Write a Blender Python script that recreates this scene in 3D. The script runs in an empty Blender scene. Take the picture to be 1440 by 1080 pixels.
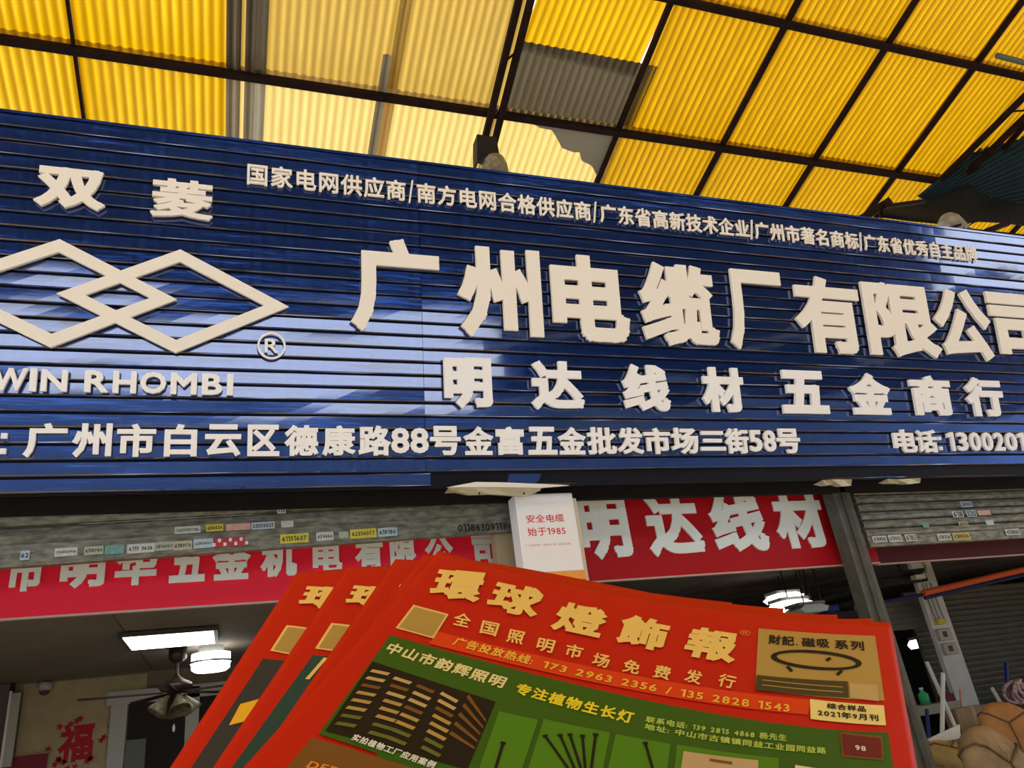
import bpy, bmesh, math, random
import numpy as np
from mathutils import Vector, Matrix, Euler
from mathutils.geometry import delaunay_2d_cdt
random.seed(7)
S = bpy.context.scene
COL = S.collection

# ------------------------------------------------------------------ camera
CAM = np.array([0.0, 0.0, 1.6])
F = 1080.0
def _ray(x, y): return np.array([x - 720.0, 540.0 - y, F])
_X = _ray(3760, 623); _X /= np.linalg.norm(_X)
_V = _ray(401, -1820); _V -= _X * (_V @ _X); _V /= np.linalg.norm(_V)
_Y = np.cross(_V, _X); _Y *= np.sign(_Y[2])
M3 = np.array([_X, _Y, _V])                    # camera (right, up, forward) -> world
cd = bpy.data.cameras.new('camera'); cam = bpy.data.objects.new('camera', cd); COL.objects.link(cam)
cd.sensor_fit = 'HORIZONTAL'; cd.sensor_width = 36.0; cd.lens = F / 1440 * 36.0
cd.clip_start = 0.02; cd.clip_end = 300
r_, u_, f_ = M3[:, 0], M3[:, 1], M3[:, 2]
cam.matrix_world = Matrix(((r_[0], u_[0], -f_[0], 0), (r_[1], u_[1], -f_[1], 0), (r_[2], u_[2], -f_[2], 1.6), (0, 0, 0, 1)))
S.camera = cam

# ------------------------------------------------------------------ world, sun, exposure
W = bpy.data.worlds.new('sky'); S.world = W; W.use_nodes = True
bg = W.node_tree.nodes['Background']
bg.inputs[0].default_value = (0.86, 0.93, 1.0, 1); bg.inputs[1].default_value = 2.4
def sun(name, strength, dirv, col, ang):
    l = bpy.data.lights.new(name, 'SUN'); l.energy = strength; l.color = col; l.angle = math.radians(ang)
    o = bpy.data.objects.new(name, l); COL.objects.link(o)
    o.rotation_euler = Vector(dirv).to_track_quat('-Z', 'Y').to_euler(); return o
sun('sun', 12.0, (-0.30, 0.62, -0.75), (1.0, 0.95, 0.86), 1.0)
S.view_settings.view_transform = 'Standard'; S.view_settings.look = 'None'
S.view_settings.gamma = 1.0; S.view_settings.use_curve_mapping = False
S.view_settings.exposure = 0.2
try:
    S.cycles.max_bounces = 10; S.cycles.transmission_bounces = 8; S.cycles.use_denoising = True
    S.cycles.sample_clamp_indirect = 6
except Exception: pass

# ------------------------------------------------------------------ geometry of the place, seen from the camera
def ray(px, py): return M3 @ _ray(px, py)
def at(px, py, Y):                 # point on the upright plane Y = const
    r = ray(px, py); return Vector(CAM + r * (Y / r[1]))
def atz(px, py, z):
    r = ray(px, py); return Vector(CAM + r * ((z - 1.6) / r[2]))
def atd(px, py, d): return Vector(CAM + ray(px, py) * (d / F))
D0 = 4.0
TILT = math.atan2(.2129, .977)
SD = np.array([0, -math.sin(TILT), math.cos(TILT)]); SO = np.array([0, D0, 1.6 + .3257 * D0]); SN = np.array([0, -math.cos(TILT), -math.sin(TILT)])
def uv(px, py, off=0.0):
    r = ray(px, py); p0 = SO + SN * off; t = ((p0 - CAM) @ SN) / (r @ SN); P = CAM + r * t
    return P[0], float((P - p0) @ SD)

# ------------------------------------------------------------------ helpers
MATS = {}
def mat(name, col, rough=0.6, metal=0.0, spec=0.22, var=0.0, vscale=8.0, bump=0.0, bscale=40.0, coat=0.0, stretch=(1, 1, 1), col2=None):
    if name in MATS: return MATS[name]
    m = bpy.data.materials.new(name); m.use_nodes = True; nt = m.node_tree; b = nt.nodes['Principled BSDF']
    b.inputs['Base Color'].default_value = (*col, 1); b.inputs['Roughness'].default_value = rough
    b.inputs['Metallic'].default_value = metal; b.inputs['Specular IOR Level'].default_value = spec
    b.inputs['Coat Weight'].default_value = coat; b.inputs['Coat Roughness'].default_value = 0.1
    if var > 0 or bump > 0 or col2:
        tc = nt.nodes.new('ShaderNodeTexCoord'); mp = nt.nodes.new('ShaderNodeMapping'); mp.inputs['Scale'].default_value = stretch
        nt.links.new(tc.outputs['Object'], mp.inputs['Vector'])
    if var > 0 or col2:
        n = nt.nodes.new('ShaderNodeTexNoise'); n.inputs['Scale'].default_value = vscale; n.inputs['Detail'].default_value = 6
        nt.links.new(mp.outputs[0], n.inputs['Vector'])
        rp = nt.nodes.new('ShaderNodeValToRGB'); rp.color_ramp.elements[0].position = 0.35; rp.color_ramp.elements[1].position = 0.68
        c2 = col2 if col2 else tuple(c * (1 - var) for c in col)
        rp.color_ramp.elements[0].color = (*c2, 1); rp.color_ramp.elements[1].color = (*col, 1)
        nt.links.new(n.outputs['Fac'], rp.inputs[0]); nt.links.new(rp.outputs[0], b.inputs['Base Color'])
    if bump > 0:
        n2 = nt.nodes.new('ShaderNodeTexNoise'); n2.inputs['Scale'].default_value = bscale; n2.inputs['Detail'].default_value = 3
        nt.links.new(mp.outputs[0], n2.inputs['Vector'])
        bp = nt.nodes.new('ShaderNodeBump'); bp.inputs['Strength'].default_value = bump; bp.inputs['Distance'].default_value = 0.02
        nt.links.new(n2.outputs['Fac'], bp.inputs['Height']); nt.links.new(bp.outputs[0], b.inputs['Normal'])
    MATS[name] = m; return m
def emis(name, col, st):
    m = bpy.data.materials.new(name); m.use_nodes = True; nt = m.node_tree; b = nt.nodes['Principled BSDF']
    b.inputs['Base Color'].default_value = (.8, .8, .8, 1)
    b.inputs['Emission Color'].default_value = (*col, 1); b.inputs['Emission Strength'].default_value = st
    MATS[name] = m; return m

def props(o, label=None, cat=None, group=None, kind=None):
    if label: o['label'] = label
    if cat: o['category'] = cat
    if group: o['group'] = group
    if kind: o['kind'] = kind
    return o
def empty(name, loc=(0, 0, 0), rot=(0, 0, 0), parent=None, **k):
    o = bpy.data.objects.new(name, None); COL.objects.link(o); o.location = loc; o.rotation_euler = rot
    o.empty_display_size = 0.1
    if parent: o.parent = parent
    return props(o, **k)
def mesh(verts, faces, smooth=False):
    me = bpy.data.meshes.new('m'); me.from_pydata([tuple(v) for v in verts], [], faces); me.update()
    if smooth: me.polygons.foreach_set('use_smooth', [True] * len(me.polygons))
    return me
def obj(name, me, m, parent=None, loc=None, rot=None, **k):
    """link a mesh (world coordinates, or the parent's when the parent is given by local coordinates)"""
    if m is not None and len(me.materials) == 0: me.materials.append(m)
    me.name = name
    o = bpy.data.objects.new(name, me); COL.objects.link(o)
    if parent: o.parent = parent
    if loc is not None: o.location = loc
    if rot is not None: o.rotation_euler = rot
    return props(o, **k)
class MB:
    def __init__(s): s.v = []; s.f = []; s.sm = False
    def box(s, a, b, R=None, c=None):
        """axis box from a to b, optional rotation matrix R about c"""
        x0, y0, z0 = a; x1, y1, z1 = b
        P = [Vector(p) for p in ((x0, y0, z0), (x1, y0, z0), (x1, y1, z0), (x0, y1, z0), (x0, y0, z1), (x1, y0, z1), (x1, y1, z1), (x0, y1, z1))]
        if R is not None:
            c = Vector(c); P = [R @ (p - c) + c for p in P]
        n = len(s.v); s.v += P
        s.f += [tuple(n + i for i in q) for q in ((0, 3, 2, 1), (4, 5, 6, 7), (0, 1, 5, 4), (1, 2, 6, 5), (2, 3, 7, 6), (3, 0, 4, 7))]
        return s
    def bar(s, p, q, w, h, up=(0, 0, 1)):
        p, q = Vector(p), Vector(q); d = (q - p).normalized(); u = Vector(up)
        a = d.cross(u).normalized() * w / 2; b = a.cross(d).normalized() * h / 2
        n = len(s.v)
        for c in (p, q): s.v += [c - a - b, c + a - b, c + a + b, c - a + b]
        s.f += [tuple(n + i for i in t) for t in ((0, 1, 2, 3), (7, 6, 5, 4), (0, 4, 5, 1), (1, 5, 6, 2), (2, 6, 7, 3), (3, 7, 4, 0))]
        return s
    def tube(s, pts, rad, n=12, caps=True):
        pts = [Vector(p) for p in pts]; rads = rad if isinstance(rad, (list, tuple)) else [rad] * len(pts)
        base = len(s.v); pa = None
        for i, p in enumerate(pts):
            d = (pts[min(i + 1, len(pts) - 1)] - pts[max(i - 1, 0)])
            d = d.normalized() if d.length > 1e-9 else Vector((0, 0, 1))
            if pa is None: pa = d.orthogonal().normalized()
            a = (pa - d * pa.dot(d)).normalized(); pa = a; b = d.cross(a)
            for k in range(n):
                t = 2 * math.pi * k / n; s.v.append(p + (a * math.cos(t) + b * math.sin(t)) * rads[i])
        for i in range(len(pts) - 1):
            for k in range(n):
                s.f.append((base + i * n + k, base + i * n + (k + 1) % n, base + (i + 1) * n + (k + 1) % n, base + (i + 1) * n + k))
        if caps:
            s.f.append(tuple(base + k for k in reversed(range(n)))); s.f.append(tuple(base + (len(pts) - 1) * n + k for k in range(n)))
        return s
    def lathe(s, prof, c=(0, 0, 0), n=24, R=None):
        """profile [(r, z)] turned about z at c"""
        base = len(s.v); c = Vector(c)
        for r, z in prof:
            for k in range(n):
                t = 2 * math.pi * k / n; p = Vector((r * math.cos(t), r * math.sin(t), z))
                if R is not None: p = R @ p
                s.v.append(c + p)
        for i in range(len(prof) - 1):
            for k in range(n):
                s.f.append((base + i * n + k, base + i * n + (k + 1) % n, base + (i + 1) * n + (k + 1) % n, base + (i + 1) * n + k))
        return s
    def prism(s, poly, a, b, axis='y'):
        """polygon in the plane across the axis, extruded a..b"""
        n = len(poly); base = len(s.v)
        for t in (a, b):
            for p in poly:
                s.v.append(Vector((p[0], t, p[1])) if axis == 'y' else Vector((t, p[0], p[1])) if axis == 'x' else Vector((p[0], p[1], t)))
        s.f += [tuple(base + i for i in range(n)), tuple(base + n + i for i in reversed(range(n)))]
        for i in range(n):
            j = (i + 1) % n; s.f.append((base + j, base + i, base + n + i, base + n + j))
        return s
    def grid(s, fn, nu, nv):
        base = len(s.v)
        for j in range(nv + 1):
            for i in range(nu + 1): s.v.append(Vector(fn(i / nu, j / nv)))
        for j in range(nv):
            for i in range(nu):
                a = base + j * (nu + 1) + i; s.f.append((a, a + 1, a + nu + 2, a + nu + 1))
        return s
    def build(s, name, m, parent=None, loc=None, rot=None, smooth=False, **k):
        o = obj(name, mesh(s.v, s.f, smooth), m, parent, loc, rot, **k)
        return o
def bevel(o, w=0.003, seg=1):
    b = o.modifiers.new('bevel', 'BEVEL'); b.width = w; b.segments = seg; b.limit_method = 'ANGLE'; return o
def child_local(parent, P): return parent.matrix_basis.inverted() @ Vector(P)

# ---- lettering: an outline is read from the built-in font, thickened and triangulated
GL = {}
def glyph(ch, bold=0.0):
    """2-D triangles of a character, bounding box scaled to 0..1; returns (verts, tris, boundary edges)"""
    key = (ch, round(bold, 4))
    if key in GL: return GL[key]
    if ch == '1':                                   # upright one with a flag
        w = .068 + bold; t = .73 + bold
        V = [Vector(p) for p in ((.30 - w, -bold * .5), (.30 + w * .55, -bold * .5), (.30 + w * .55, t), (.30 - w * .5, t), (.06 - bold, .55 - bold), (.06 - bold, .67 + bold), (.30 - w, .60))]
        Fc = [(0, 1, 2, 3), (0, 3, 6), (6, 3, 5, 4)]
        x0, x1, y0, y1 = .06 - bold, .30 + w * .55, -bold * .5, t
        N = [((v.x - x0) / (x1 - x0), (v.y - y0) / (y1 - y0)) for v in V]
        de = {(f[i], f[(i + 1) % len(f)]) for f in Fc for i in range(len(f))}; bd = [e for e in de if (e[1], e[0]) not in de]
        GL[key] = (N, Fc, bd, (x0, x1, y0, y1)); return GL[key]
    cu = bpy.data.curves.new('t', 'FONT'); cu.body = ch; cu.fill_mode = 'FRONT'; cu.resolution_u = 3
    o = bpy.data.objects.new('t', cu); COL.objects.link(o)
    dg = bpy.context.evaluated_depsgraph_get(); dg.update()
    me = bpy.data.meshes.new_from_object(o.evaluated_get(dg))
    bpy.data.objects.remove(o); bpy.data.curves.remove(cu)
    V = [Vector((v.co.x, v.co.y)) for v in me.vertices]; Fc = [tuple(p.vertices) for p in me.polygons]
    cnt = {}
    for f in Fc:
        for i in range(len(f)):
            e = (f[i], f[(i + 1) % len(f)]); k = (min(e), max(e)); cnt[k] = cnt.get(k, 0) + 1
    edges = [k for k, c in cnt.items() if c == 1]
    bpy.data.meshes.remove(me)
    if bold > 0:
        VV = list(V); FF = list(Fc)
        for a, b in edges:
            p, q = V[a], V[b]; d = q - p
            if d.length < 1e-6: continue
            d.normalize(); n = Vector((-d.y, d.x)) * bold; e = d * bold
            k = len(VV); VV += [p - e - n, q + e - n, q + e + n, p - e + n]; FF.append((k, k + 1, k + 2, k + 3))
        def ccw(f):
            A = sum(VV[f[i]].x * VV[f[(i + 1) % len(f)]].y - VV[f[(i + 1) % len(f)]].x * VV[f[i]].y for i in range(len(f)))
            return None if abs(A) < 1e-7 else (f if A > 0 else tuple(reversed(f)))
        FF = [g for g in (ccw(f) for f in FF) if g]
        nv, ne, nf, ov, oe, of = delaunay_2d_cdt(VV, [], FF, 0, 1e-5)
        V = [Vector((v.x, v.y)) for v in nv]; 
        C_ = np.array([[sum(V[i].x for i in f) / len(f), sum(V[i].y for i in f) / len(f)] for f in nf]); keep = np.zeros(len(nf), bool)
        for g in FF:
            ins = np.ones(len(nf), bool)
            for i in range(len(g)):
                a, b = VV[g[i]], VV[g[(i + 1) % len(g)]]
                ins &= ((b.x - a.x) * (C_[:, 1] - a.y) - (b.y - a.y) * (C_[:, 0] - a.x)) >= -1e-9
            keep |= ins
        Fc = [tuple(f) for f, k_ in zip(nf, keep) if k_]
        cnt = {}
        for f in Fc:
            for i in range(len(f)):
                e = (f[i], f[(i + 1) % len(f)]); k = (min(e), max(e)); cnt[k] = cnt.get(k, 0) + 1
    used = sorted({i for f in Fc for i in f}); mp = {u: i for i, u in enumerate(used)}
    V = [V[i] for i in used]; Fc = [tuple(mp[i] for i in f) for f in Fc]
    x0 = min(v.x for v in V); x1 = max(v.x for v in V); y0 = min(v.y for v in V); y1 = max(v.y for v in V)
    w, h = max(x1 - x0, 1e-6), max(y1 - y0, 1e-6)
    N = [((v.x - x0) / w, (v.y - y0) / h) for v in V]
    out = []
    for f in Fc:                                   # all counter-clockwise
        A = sum(N[f[i]][0] * N[f[(i + 1) % len(f)]][1] - N[f[(i + 1) % len(f)]][0] * N[f[i]][1] for i in range(len(f)))
        out.append(f if A > 0 else tuple(reversed(f)))
    de = {}
    for f in out:
        for i in range(len(f)): de[(f[i], f[(i + 1) % len(f)])] = 1
    bd = [e for e in de if (e[1], e[0]) not in de]
    GL[key] = (N, out, bd, (x0, x1, y0, y1)); return GL[key]
def solid_glyph(ch, w, h, t, bold):
    """raised character: lies in local x-z, front face towards -y, back at y=0"""
    N, Fc, bd, _ = glyph(ch, bold); n = len(N)
    v = [((p[0] - .5) * w, -t, (p[1] - .5) * h) for p in N] + [((p[0] - .5) * w, 0, (p[1] - .5) * h) for p in N]
    f = [tuple(q) for q in Fc] + [tuple(n + i for i in reversed(q)) for q in Fc] + [(a, n + a, n + b, b)[::-1] for a, b in bd]
    return mesh(v, f)
def em(ch, bold=0):
    return glyph(ch, bold)[3]
def line_layout(text, gap=0.06, space=0.4, cjk_h=None):
    """[(char, x0, x1, y0, y1)] in em units, baseline at 0"""
    x = 0; out = []
    for c in text:
        if c == ' ': x += space; continue
        a, b, y0, y1 = glyph(c)[3]
        cj = ord(c) > 0x2e80
        adv = 1.0 if cj else (b - a) + gap * 2
        if cj: out.append((c, x + a, x + b, y0, y1))
        else: out.append((c, x + gap, x + gap + b - a, y0, y1))
        x += adv
    return out, x

# ------------------------------------------------------------------ materials
def sheet_mat(name, c_hi, c_lo, trans, pitch=0.076, rough=0.45, dirt=0.5):
    """weathered corrugated fibreglass: lets the daylight through; trough shading put into the colour as stripes, with streaky grime"""
    m = bpy.data.materials.new(name); m.use_nodes = True; nt = m.node_tree; N = nt.nodes; L = nt.links
    N.remove(N['Principled BSDF']); out = N['Material Output']
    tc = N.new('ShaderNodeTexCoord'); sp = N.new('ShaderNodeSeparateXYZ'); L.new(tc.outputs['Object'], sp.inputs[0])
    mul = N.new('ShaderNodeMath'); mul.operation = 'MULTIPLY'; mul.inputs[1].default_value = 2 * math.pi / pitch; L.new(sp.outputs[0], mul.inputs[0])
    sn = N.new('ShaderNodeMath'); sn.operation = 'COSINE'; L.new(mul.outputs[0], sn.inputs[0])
    mr = N.new('ShaderNodeMapRange'); mr.inputs[1].default_value = -1; mr.inputs[2].default_value = 0.9; L.new(sn.outputs[0], mr.inputs[0])  # shading of the corrugations painted in as colour stripes
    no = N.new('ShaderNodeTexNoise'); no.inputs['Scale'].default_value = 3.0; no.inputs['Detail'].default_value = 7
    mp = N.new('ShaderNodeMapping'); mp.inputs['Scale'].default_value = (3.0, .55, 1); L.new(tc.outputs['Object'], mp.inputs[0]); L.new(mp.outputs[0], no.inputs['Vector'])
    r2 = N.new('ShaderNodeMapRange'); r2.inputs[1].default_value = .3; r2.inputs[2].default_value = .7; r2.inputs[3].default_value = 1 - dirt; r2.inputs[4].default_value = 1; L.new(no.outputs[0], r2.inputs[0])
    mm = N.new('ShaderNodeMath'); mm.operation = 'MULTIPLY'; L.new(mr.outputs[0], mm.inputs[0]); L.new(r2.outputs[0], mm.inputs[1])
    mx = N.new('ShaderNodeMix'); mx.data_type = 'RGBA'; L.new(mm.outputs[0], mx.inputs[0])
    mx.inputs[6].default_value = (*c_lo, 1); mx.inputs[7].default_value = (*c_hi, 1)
    tr = N.new('ShaderNodeBsdfTranslucent'); L.new(mx.outputs[2], tr.inputs[0])
    df = N.new('ShaderNodeBsdfPrincipled'); L.new(mx.outputs[2], df.inputs['Base Color']); df.inputs['Roughness'].default_value = rough
    ms = N.new('ShaderNodeMixShader'); ms.inputs[0].default_value = trans
    L.new(df.outputs[0], ms.inputs[1]); L.new(tr.outputs[0], ms.inputs[2]); L.new(ms.outputs[0], out.inputs[0])
    MATS[name] = m; return m
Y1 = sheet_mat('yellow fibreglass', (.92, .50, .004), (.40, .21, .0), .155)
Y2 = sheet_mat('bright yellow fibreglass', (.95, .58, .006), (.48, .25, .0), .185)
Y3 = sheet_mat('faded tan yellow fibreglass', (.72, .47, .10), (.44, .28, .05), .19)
Y4 = sheet_mat('pale fibreglass', (.88, .64, .22), (.62, .44, .14), .235)
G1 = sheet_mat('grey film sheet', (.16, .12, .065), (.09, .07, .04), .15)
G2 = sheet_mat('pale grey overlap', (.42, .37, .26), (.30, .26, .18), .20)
steel = mat('rust brown steel', (.022, .007, .003), .9, 0.0, .15, var=.5)
blacksteel = mat('black steel', (.012, .010, .012), .6)

def slat_material():
    m = mat('navy painted steel', (.006, .046, .235), .22, 0.72, .5, bump=0.16, bscale=1.6, stretch=(1.3, 1, 9), coat=1.0)
    nt = m.node_tree; b = nt.nodes['Principled BSDF']; b.inputs['Coat IOR'].default_value = 2.3; b.inputs['Coat Roughness'].default_value = .06
    tc = nt.nodes.new('ShaderNodeTexCoord'); mp = nt.nodes.new('ShaderNodeMapping'); mp.inputs['Scale'].default_value = (14, 1, 1.4)
    nt.links.new(tc.outputs['Object'], mp.inputs[0])
    n = nt.nodes.new('ShaderNodeTexNoise'); n.inputs['Scale'].default_value = 2.2; n.inputs['Detail'].default_value = 9
    nt.links.new(mp.outputs[0], n.inputs['Vector'])
    r = nt.nodes.new('ShaderNodeMapRange'); r.inputs[1].default_value = .35; r.inputs[2].default_value = .7; r.inputs[3].default_value = .12; r.inputs[4].default_value = .24
    nt.links.new(n.outputs[0], r.inputs[0]); nt.links.new(r.outputs[0], b.inputs['Roughness'])
    return m
navy = slat_material()
gap = mat('dark groove', (.003, .004, .010), .7)
acr = mat('warm lit acrylic', (.95, .89, .80), .35)  # warm roof light on the upper letters put into the colour
acr_w = mat('white acrylic', (.97, .97, .98), .3)
acr_side = mat('warm lit acrylic edge', (.45, .40, .34), .5)

# ------------------------------------------------------------------ ground, street, shop shell
def struct(name, mb, m, **k): return mb.build(name, m, kind='structure', **k)
concrete = mat('worn street concrete', (.64, .62, .58), .85, var=.3, vscale=3, bump=.3, bscale=60)
struct('floor', MB().box((-14, -14, -.2), (26, 14, 0)), concrete)

# ------------------------------------------------------------------ canopy roof of corrugated sheets
RD = np.array([0, .96332, -.26833])            # down the slope, away from the street
_p = CAM + ray(150, 75) * (6.1 / F)
RO = np.array([0, _p[1], _p[2]]); RN = np.array([0, .26833, .96332])
def roof(px, py, off=0.0):
    p0 = RO + RN * off; r = ray(px, py); t = ((p0 - CAM) @ RN) / (r @ RN); P = CAM + r * t
    return float(P[0]), float((P - p0) @ RD)
can = empty('canopy_roof', loc=tuple(RO), rot=(-math.atan2(.26833, .96332), 0, 0), kind='structure')
R1 = roof(720, 160)[1]; R2 = roof(1100, 30)[1]
PITCH = .076
SC = {}
def sheet_mesh(n, r0, r1):
    k = (n, round(r0, 3), round(r1, 3))
    if k in SC: return SC[k].copy()
    q = 8; mb = MB(); nu = int(round(n * q))
    def fn(a, b):
        x = a * n * PITCH
        return (x, r0 + (r1 - r0) * b, -.011 * math.cos(2 * math.pi * x / PITCH) + .003 * math.sin(b * 5 + n))
    mb.grid(fn, nu, 4); SC[k] = mesh(mb.v, mb.f, True); return SC[k].copy()
def sheet(x0, n, r0, r1, m, lift=0.0, tw=0.0, name='roof_sheet', **k):
    o = obj(name, sheet_mesh(n, r0, r1), m, can, loc=(x0, 0, lift), rot=(0, 0, tw), **k); return o
xs = [roof(104, 57)[0], roof(318, 93)[0], roof(372, 101)[0], roof(545, 128)[0], roof(697, 156)[0], roof(867, 182)[0], roof(1013, 203)[0], roof(1144, 221)[0], roof(1260, 239)[0]]
print('seams', [round(x, 2) for x in xs], 'R', round(R1, 2), round(R2, 2))
RB = R2 - (R1 - R2)                         # next purlin, over the camera side
rows = [(R1 - .06, R1 + 2.6), (R2 - .06, R1 + .06), (RB - .06, R2 + .06), (2 * RB - R2, RB + .06)] + [(RB - (k + 1) * (R1 - R2) - .06, RB - k * (R1 - R2) + .06) for k in range(1, 99) if RO[1] + .963 * (RB - k * (R1 - R2)) > -8.0]
SX = [xs[0] - 12.2, xs[0] - 7.8, xs[0] - 3.4, xs[0] - 2.2, xs[0] - 1.1, xs[0]] + xs[1:]
REND = rows[-1][0]; print('rows', len(rows), 'front edge', RO[1] + .963 * REND, RO[2] - .268 * REND)
w_ = xs[6] - xs[5]
for i in range(7): SX.append(xs[8] + w_ * (i + 1))
SX += [SX[-1] + 6, SX[-1] + 14]
def mats_for(col, row):
    col -= 2
    if col <= 3: return Y2 if col == 3 or row == 0 else Y2
    if col == 4: return None
    if col in (5, 6): return Y4 if row == 0 else Y3  # paler sheets in the far row
    if col == 7: return Y4 if row == 0 else Y2
    return Y1
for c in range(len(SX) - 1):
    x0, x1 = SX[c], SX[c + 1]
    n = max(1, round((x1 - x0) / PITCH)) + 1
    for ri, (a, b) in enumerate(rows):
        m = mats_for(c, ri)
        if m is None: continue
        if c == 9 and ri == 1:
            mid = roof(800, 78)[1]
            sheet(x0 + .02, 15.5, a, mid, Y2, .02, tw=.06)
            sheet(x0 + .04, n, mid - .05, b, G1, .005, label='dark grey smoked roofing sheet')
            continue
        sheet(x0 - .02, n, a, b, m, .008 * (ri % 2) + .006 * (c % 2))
# the narrow grey strip of two lapped sheets
x0, x1 = SX[6], SX[7]
for ri, (a, b) in enumerate(rows):
    mm = G2 if ri == 0 else G1
    xa, xb = roof(338, 97)[0], roof(344, 98)[0]
    n1 = (xa - x0) / PITCH; n2 = (x1 - xb) / PITCH
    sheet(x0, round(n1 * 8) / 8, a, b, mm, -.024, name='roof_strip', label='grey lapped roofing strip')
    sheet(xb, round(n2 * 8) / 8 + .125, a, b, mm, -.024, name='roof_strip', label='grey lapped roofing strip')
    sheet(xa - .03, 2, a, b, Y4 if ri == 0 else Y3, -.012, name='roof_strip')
# grey patch lapped over the seam and the ragged film below the first purlin
xg = roof(541, 110)[0]
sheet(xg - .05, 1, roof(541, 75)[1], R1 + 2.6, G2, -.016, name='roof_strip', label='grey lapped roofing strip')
film = []
for px, py in ((745, 172), (760, 180), (776, 183), (784, 196), (790, 208), (806, 214), (815, 214), (818, 226), (832, 233), (840, 248), (848, 250), (866, 184)):
    film.append(roof(px, py, -.03))
nf = len(film)
MB().prism([(a, b) for a, b in film], -.031, -.029, 'z').build('torn_film', mat('grey torn film', (.34, .29, .20), .5), can)

def on_roof(px, py, off): x, r = roof(px, py, off); return Vector((x, r, off))
for rr, hh in ((R1, .07), (R2, .07), (RB, .07), (R1 + 1.4, .07)):
    MB().box((SX[0], rr - .03, -.085), (SX[-1], rr + .03, -.018)).build('purlin', steel, can)
# rafters under the seams on the right, thin lap lines on the left
for i, x in enumerate(SX):
    if i < 5 or i in (6, 7, 8, 9): continue
    w = .022 if i == 5 else .045
    MB().box((x - w / 2, REND, -.06), (x + w / 2, R1 + 2.4, -.016)).build('rafter', steel, can)
def truss(a, b, off, gapw, wd, name):
    A = on_roof(*a, off); B = on_roof(*b, off)
    d = (B - A).normalized(); A = A - d * 1.5; n = Vector((-d.y, d.x, 0)) * gapw / 2
    t = empty(name, parent=can)
    for s in (-1, 1): MB().bar(A + n * s, B + n * s, wd, .05).build('chord', steel, t)
    L = (B - A).length; k = int(L / .55)
    for i in range(k):
        p = A + d * (i + .5) * .55
        MB().bar(p - n, p + n + d * .12, .015, .015).build('lacing_bar', steel, t)
truss((738, 0), (688, 200), -.13, .10, .055, 'lattice_truss')
truss((1428, 163), (1313, 277), -.13, .26, .055, 'lattice_truss')

# ------------------------------------------------------------------ main signboard
sb = empty('signboard', loc=tuple(SO), rot=(TILT, 0, 0), label='long dark blue slatted shop signboard with raised pale lettering above the shopfronts', cat='sign')
SL = 0.0787; U0, U1 = -2.3, 7.2; UJ = uv(596, 560)[0]; NS = 25
# backing sheet
MB().box((U0, .004, -.01), (U1, .03, NS * SL + .01)).build('backing_sheet', gap, sb)
def slat_me(L, seed):
    rnd = random.Random(seed); mb = MB()
    # cross-section (y, z): lip at the foot, flat face, rolled top
    prof = [(.012, .003), (-.014, .004), (-.0165, .007), (-.0132, .012), (-.0136, SL - .010), (-.010, SL - .007), (.012, SL - .006)]
    nx = max(4, int(L / .12)); ph = [rnd.uniform(0, 6) for _ in range(6)]
    base = 0
    for i in range(nx + 1):
        x = L * i / nx
        wob = .0016 * math.sin(x * 2.1 + ph[0]) + .0012 * math.sin(x * 5.3 + ph[1]) + .0007 * math.sin(x * 11 + ph[2])
        tw = .00035 * math.sin(x * 1.6 + ph[3]) + .0003 * math.sin(x * 4.4 + ph[4])
        for j, (y, z) in enumerate(prof):
            yy = y
            if 2 <= j <= 4: yy = y + wob * (1 if j != 2 else .6) + tw * (1 if j == 3 else -1)
            mb.v.append(Vector((x, yy, z + .0007 * math.sin(x * 1.7 + ph[5]))))
    n = len(prof)
    for i in range(nx):
        for j in range(n - 1):
            a = i * n + j; mb.f.append((a, a + n, a + n + 1, a + 1))
    mb.f.append(tuple(range(n))); mb.f.append(tuple(nx * n + i for i in reversed(range(n))))
    me = mesh(mb.v, mb.f)
    me.polygons.foreach_set('use_smooth', [False] * len(me.polygons)); return me
for k in range(NS):
    if k == 0:      # the lowest slat stops short and is bent where it ends
        xb = uv(605, 680)[0]
        obj('slat', slat_me(xb - U0, 100), navy, sb, loc=(U0, 0, 0), label='lowest blue slat, cut short')
        obj('slat', slat_me(U1 - uv(607, 680)[0], 101), navy, sb, loc=(uv(607, 680)[0], .02, -.004))
        continue
    obj('slat', slat_me(UJ - U0 - .002, k), navy, sb, loc=(U0, 0, k * SL))
    obj('slat', slat_me(U1 - UJ, 50 + k), navy, sb, loc=(UJ, -.0015, k * SL))
MB().box((U0, -.02, NS * SL - .004), (U1, .045, NS * SL + .012)).build('top_trim', navy, sb)

def raised(ch, u0, u1, v0, v1, bold, t=.022, stand=.016, m=acr, name='raised_character'):
    me = solid_glyph(ch, u1 - u0, v1 - v0, t, bold)
    return obj(name, me, m, sb, loc=((u0 + u1) / 2, -.017 - stand, (v0 + v1) / 2))
OFF = .045
def row(items, v0, v1, bold, t=.022, stand=.016, m=acr, full=True, name='raised_character'):
    for ch, xl, xr, ym in items:
        u0 = uv(xl, ym, OFF)[0]; u1 = uv(xr, ym, OFF)[0]
        a, b, y0, y1 = em(ch); lo, hi = -.08, .84
        if full == 'em':
            c0 = v0 + (v1 - v0) * (y0 - lo) / (hi - lo); c1 = v0 + (v1 - v0) * (y1 - lo) / (hi - lo)
        elif full: c0, c1 = v0, v1
        raised(ch, u0, u1, c0, c1, bold, t, stand, m, name)
vm = lambda p, q: (uv(*p, OFF)[1] + uv(*q, OFF)[1]) / 2
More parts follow.
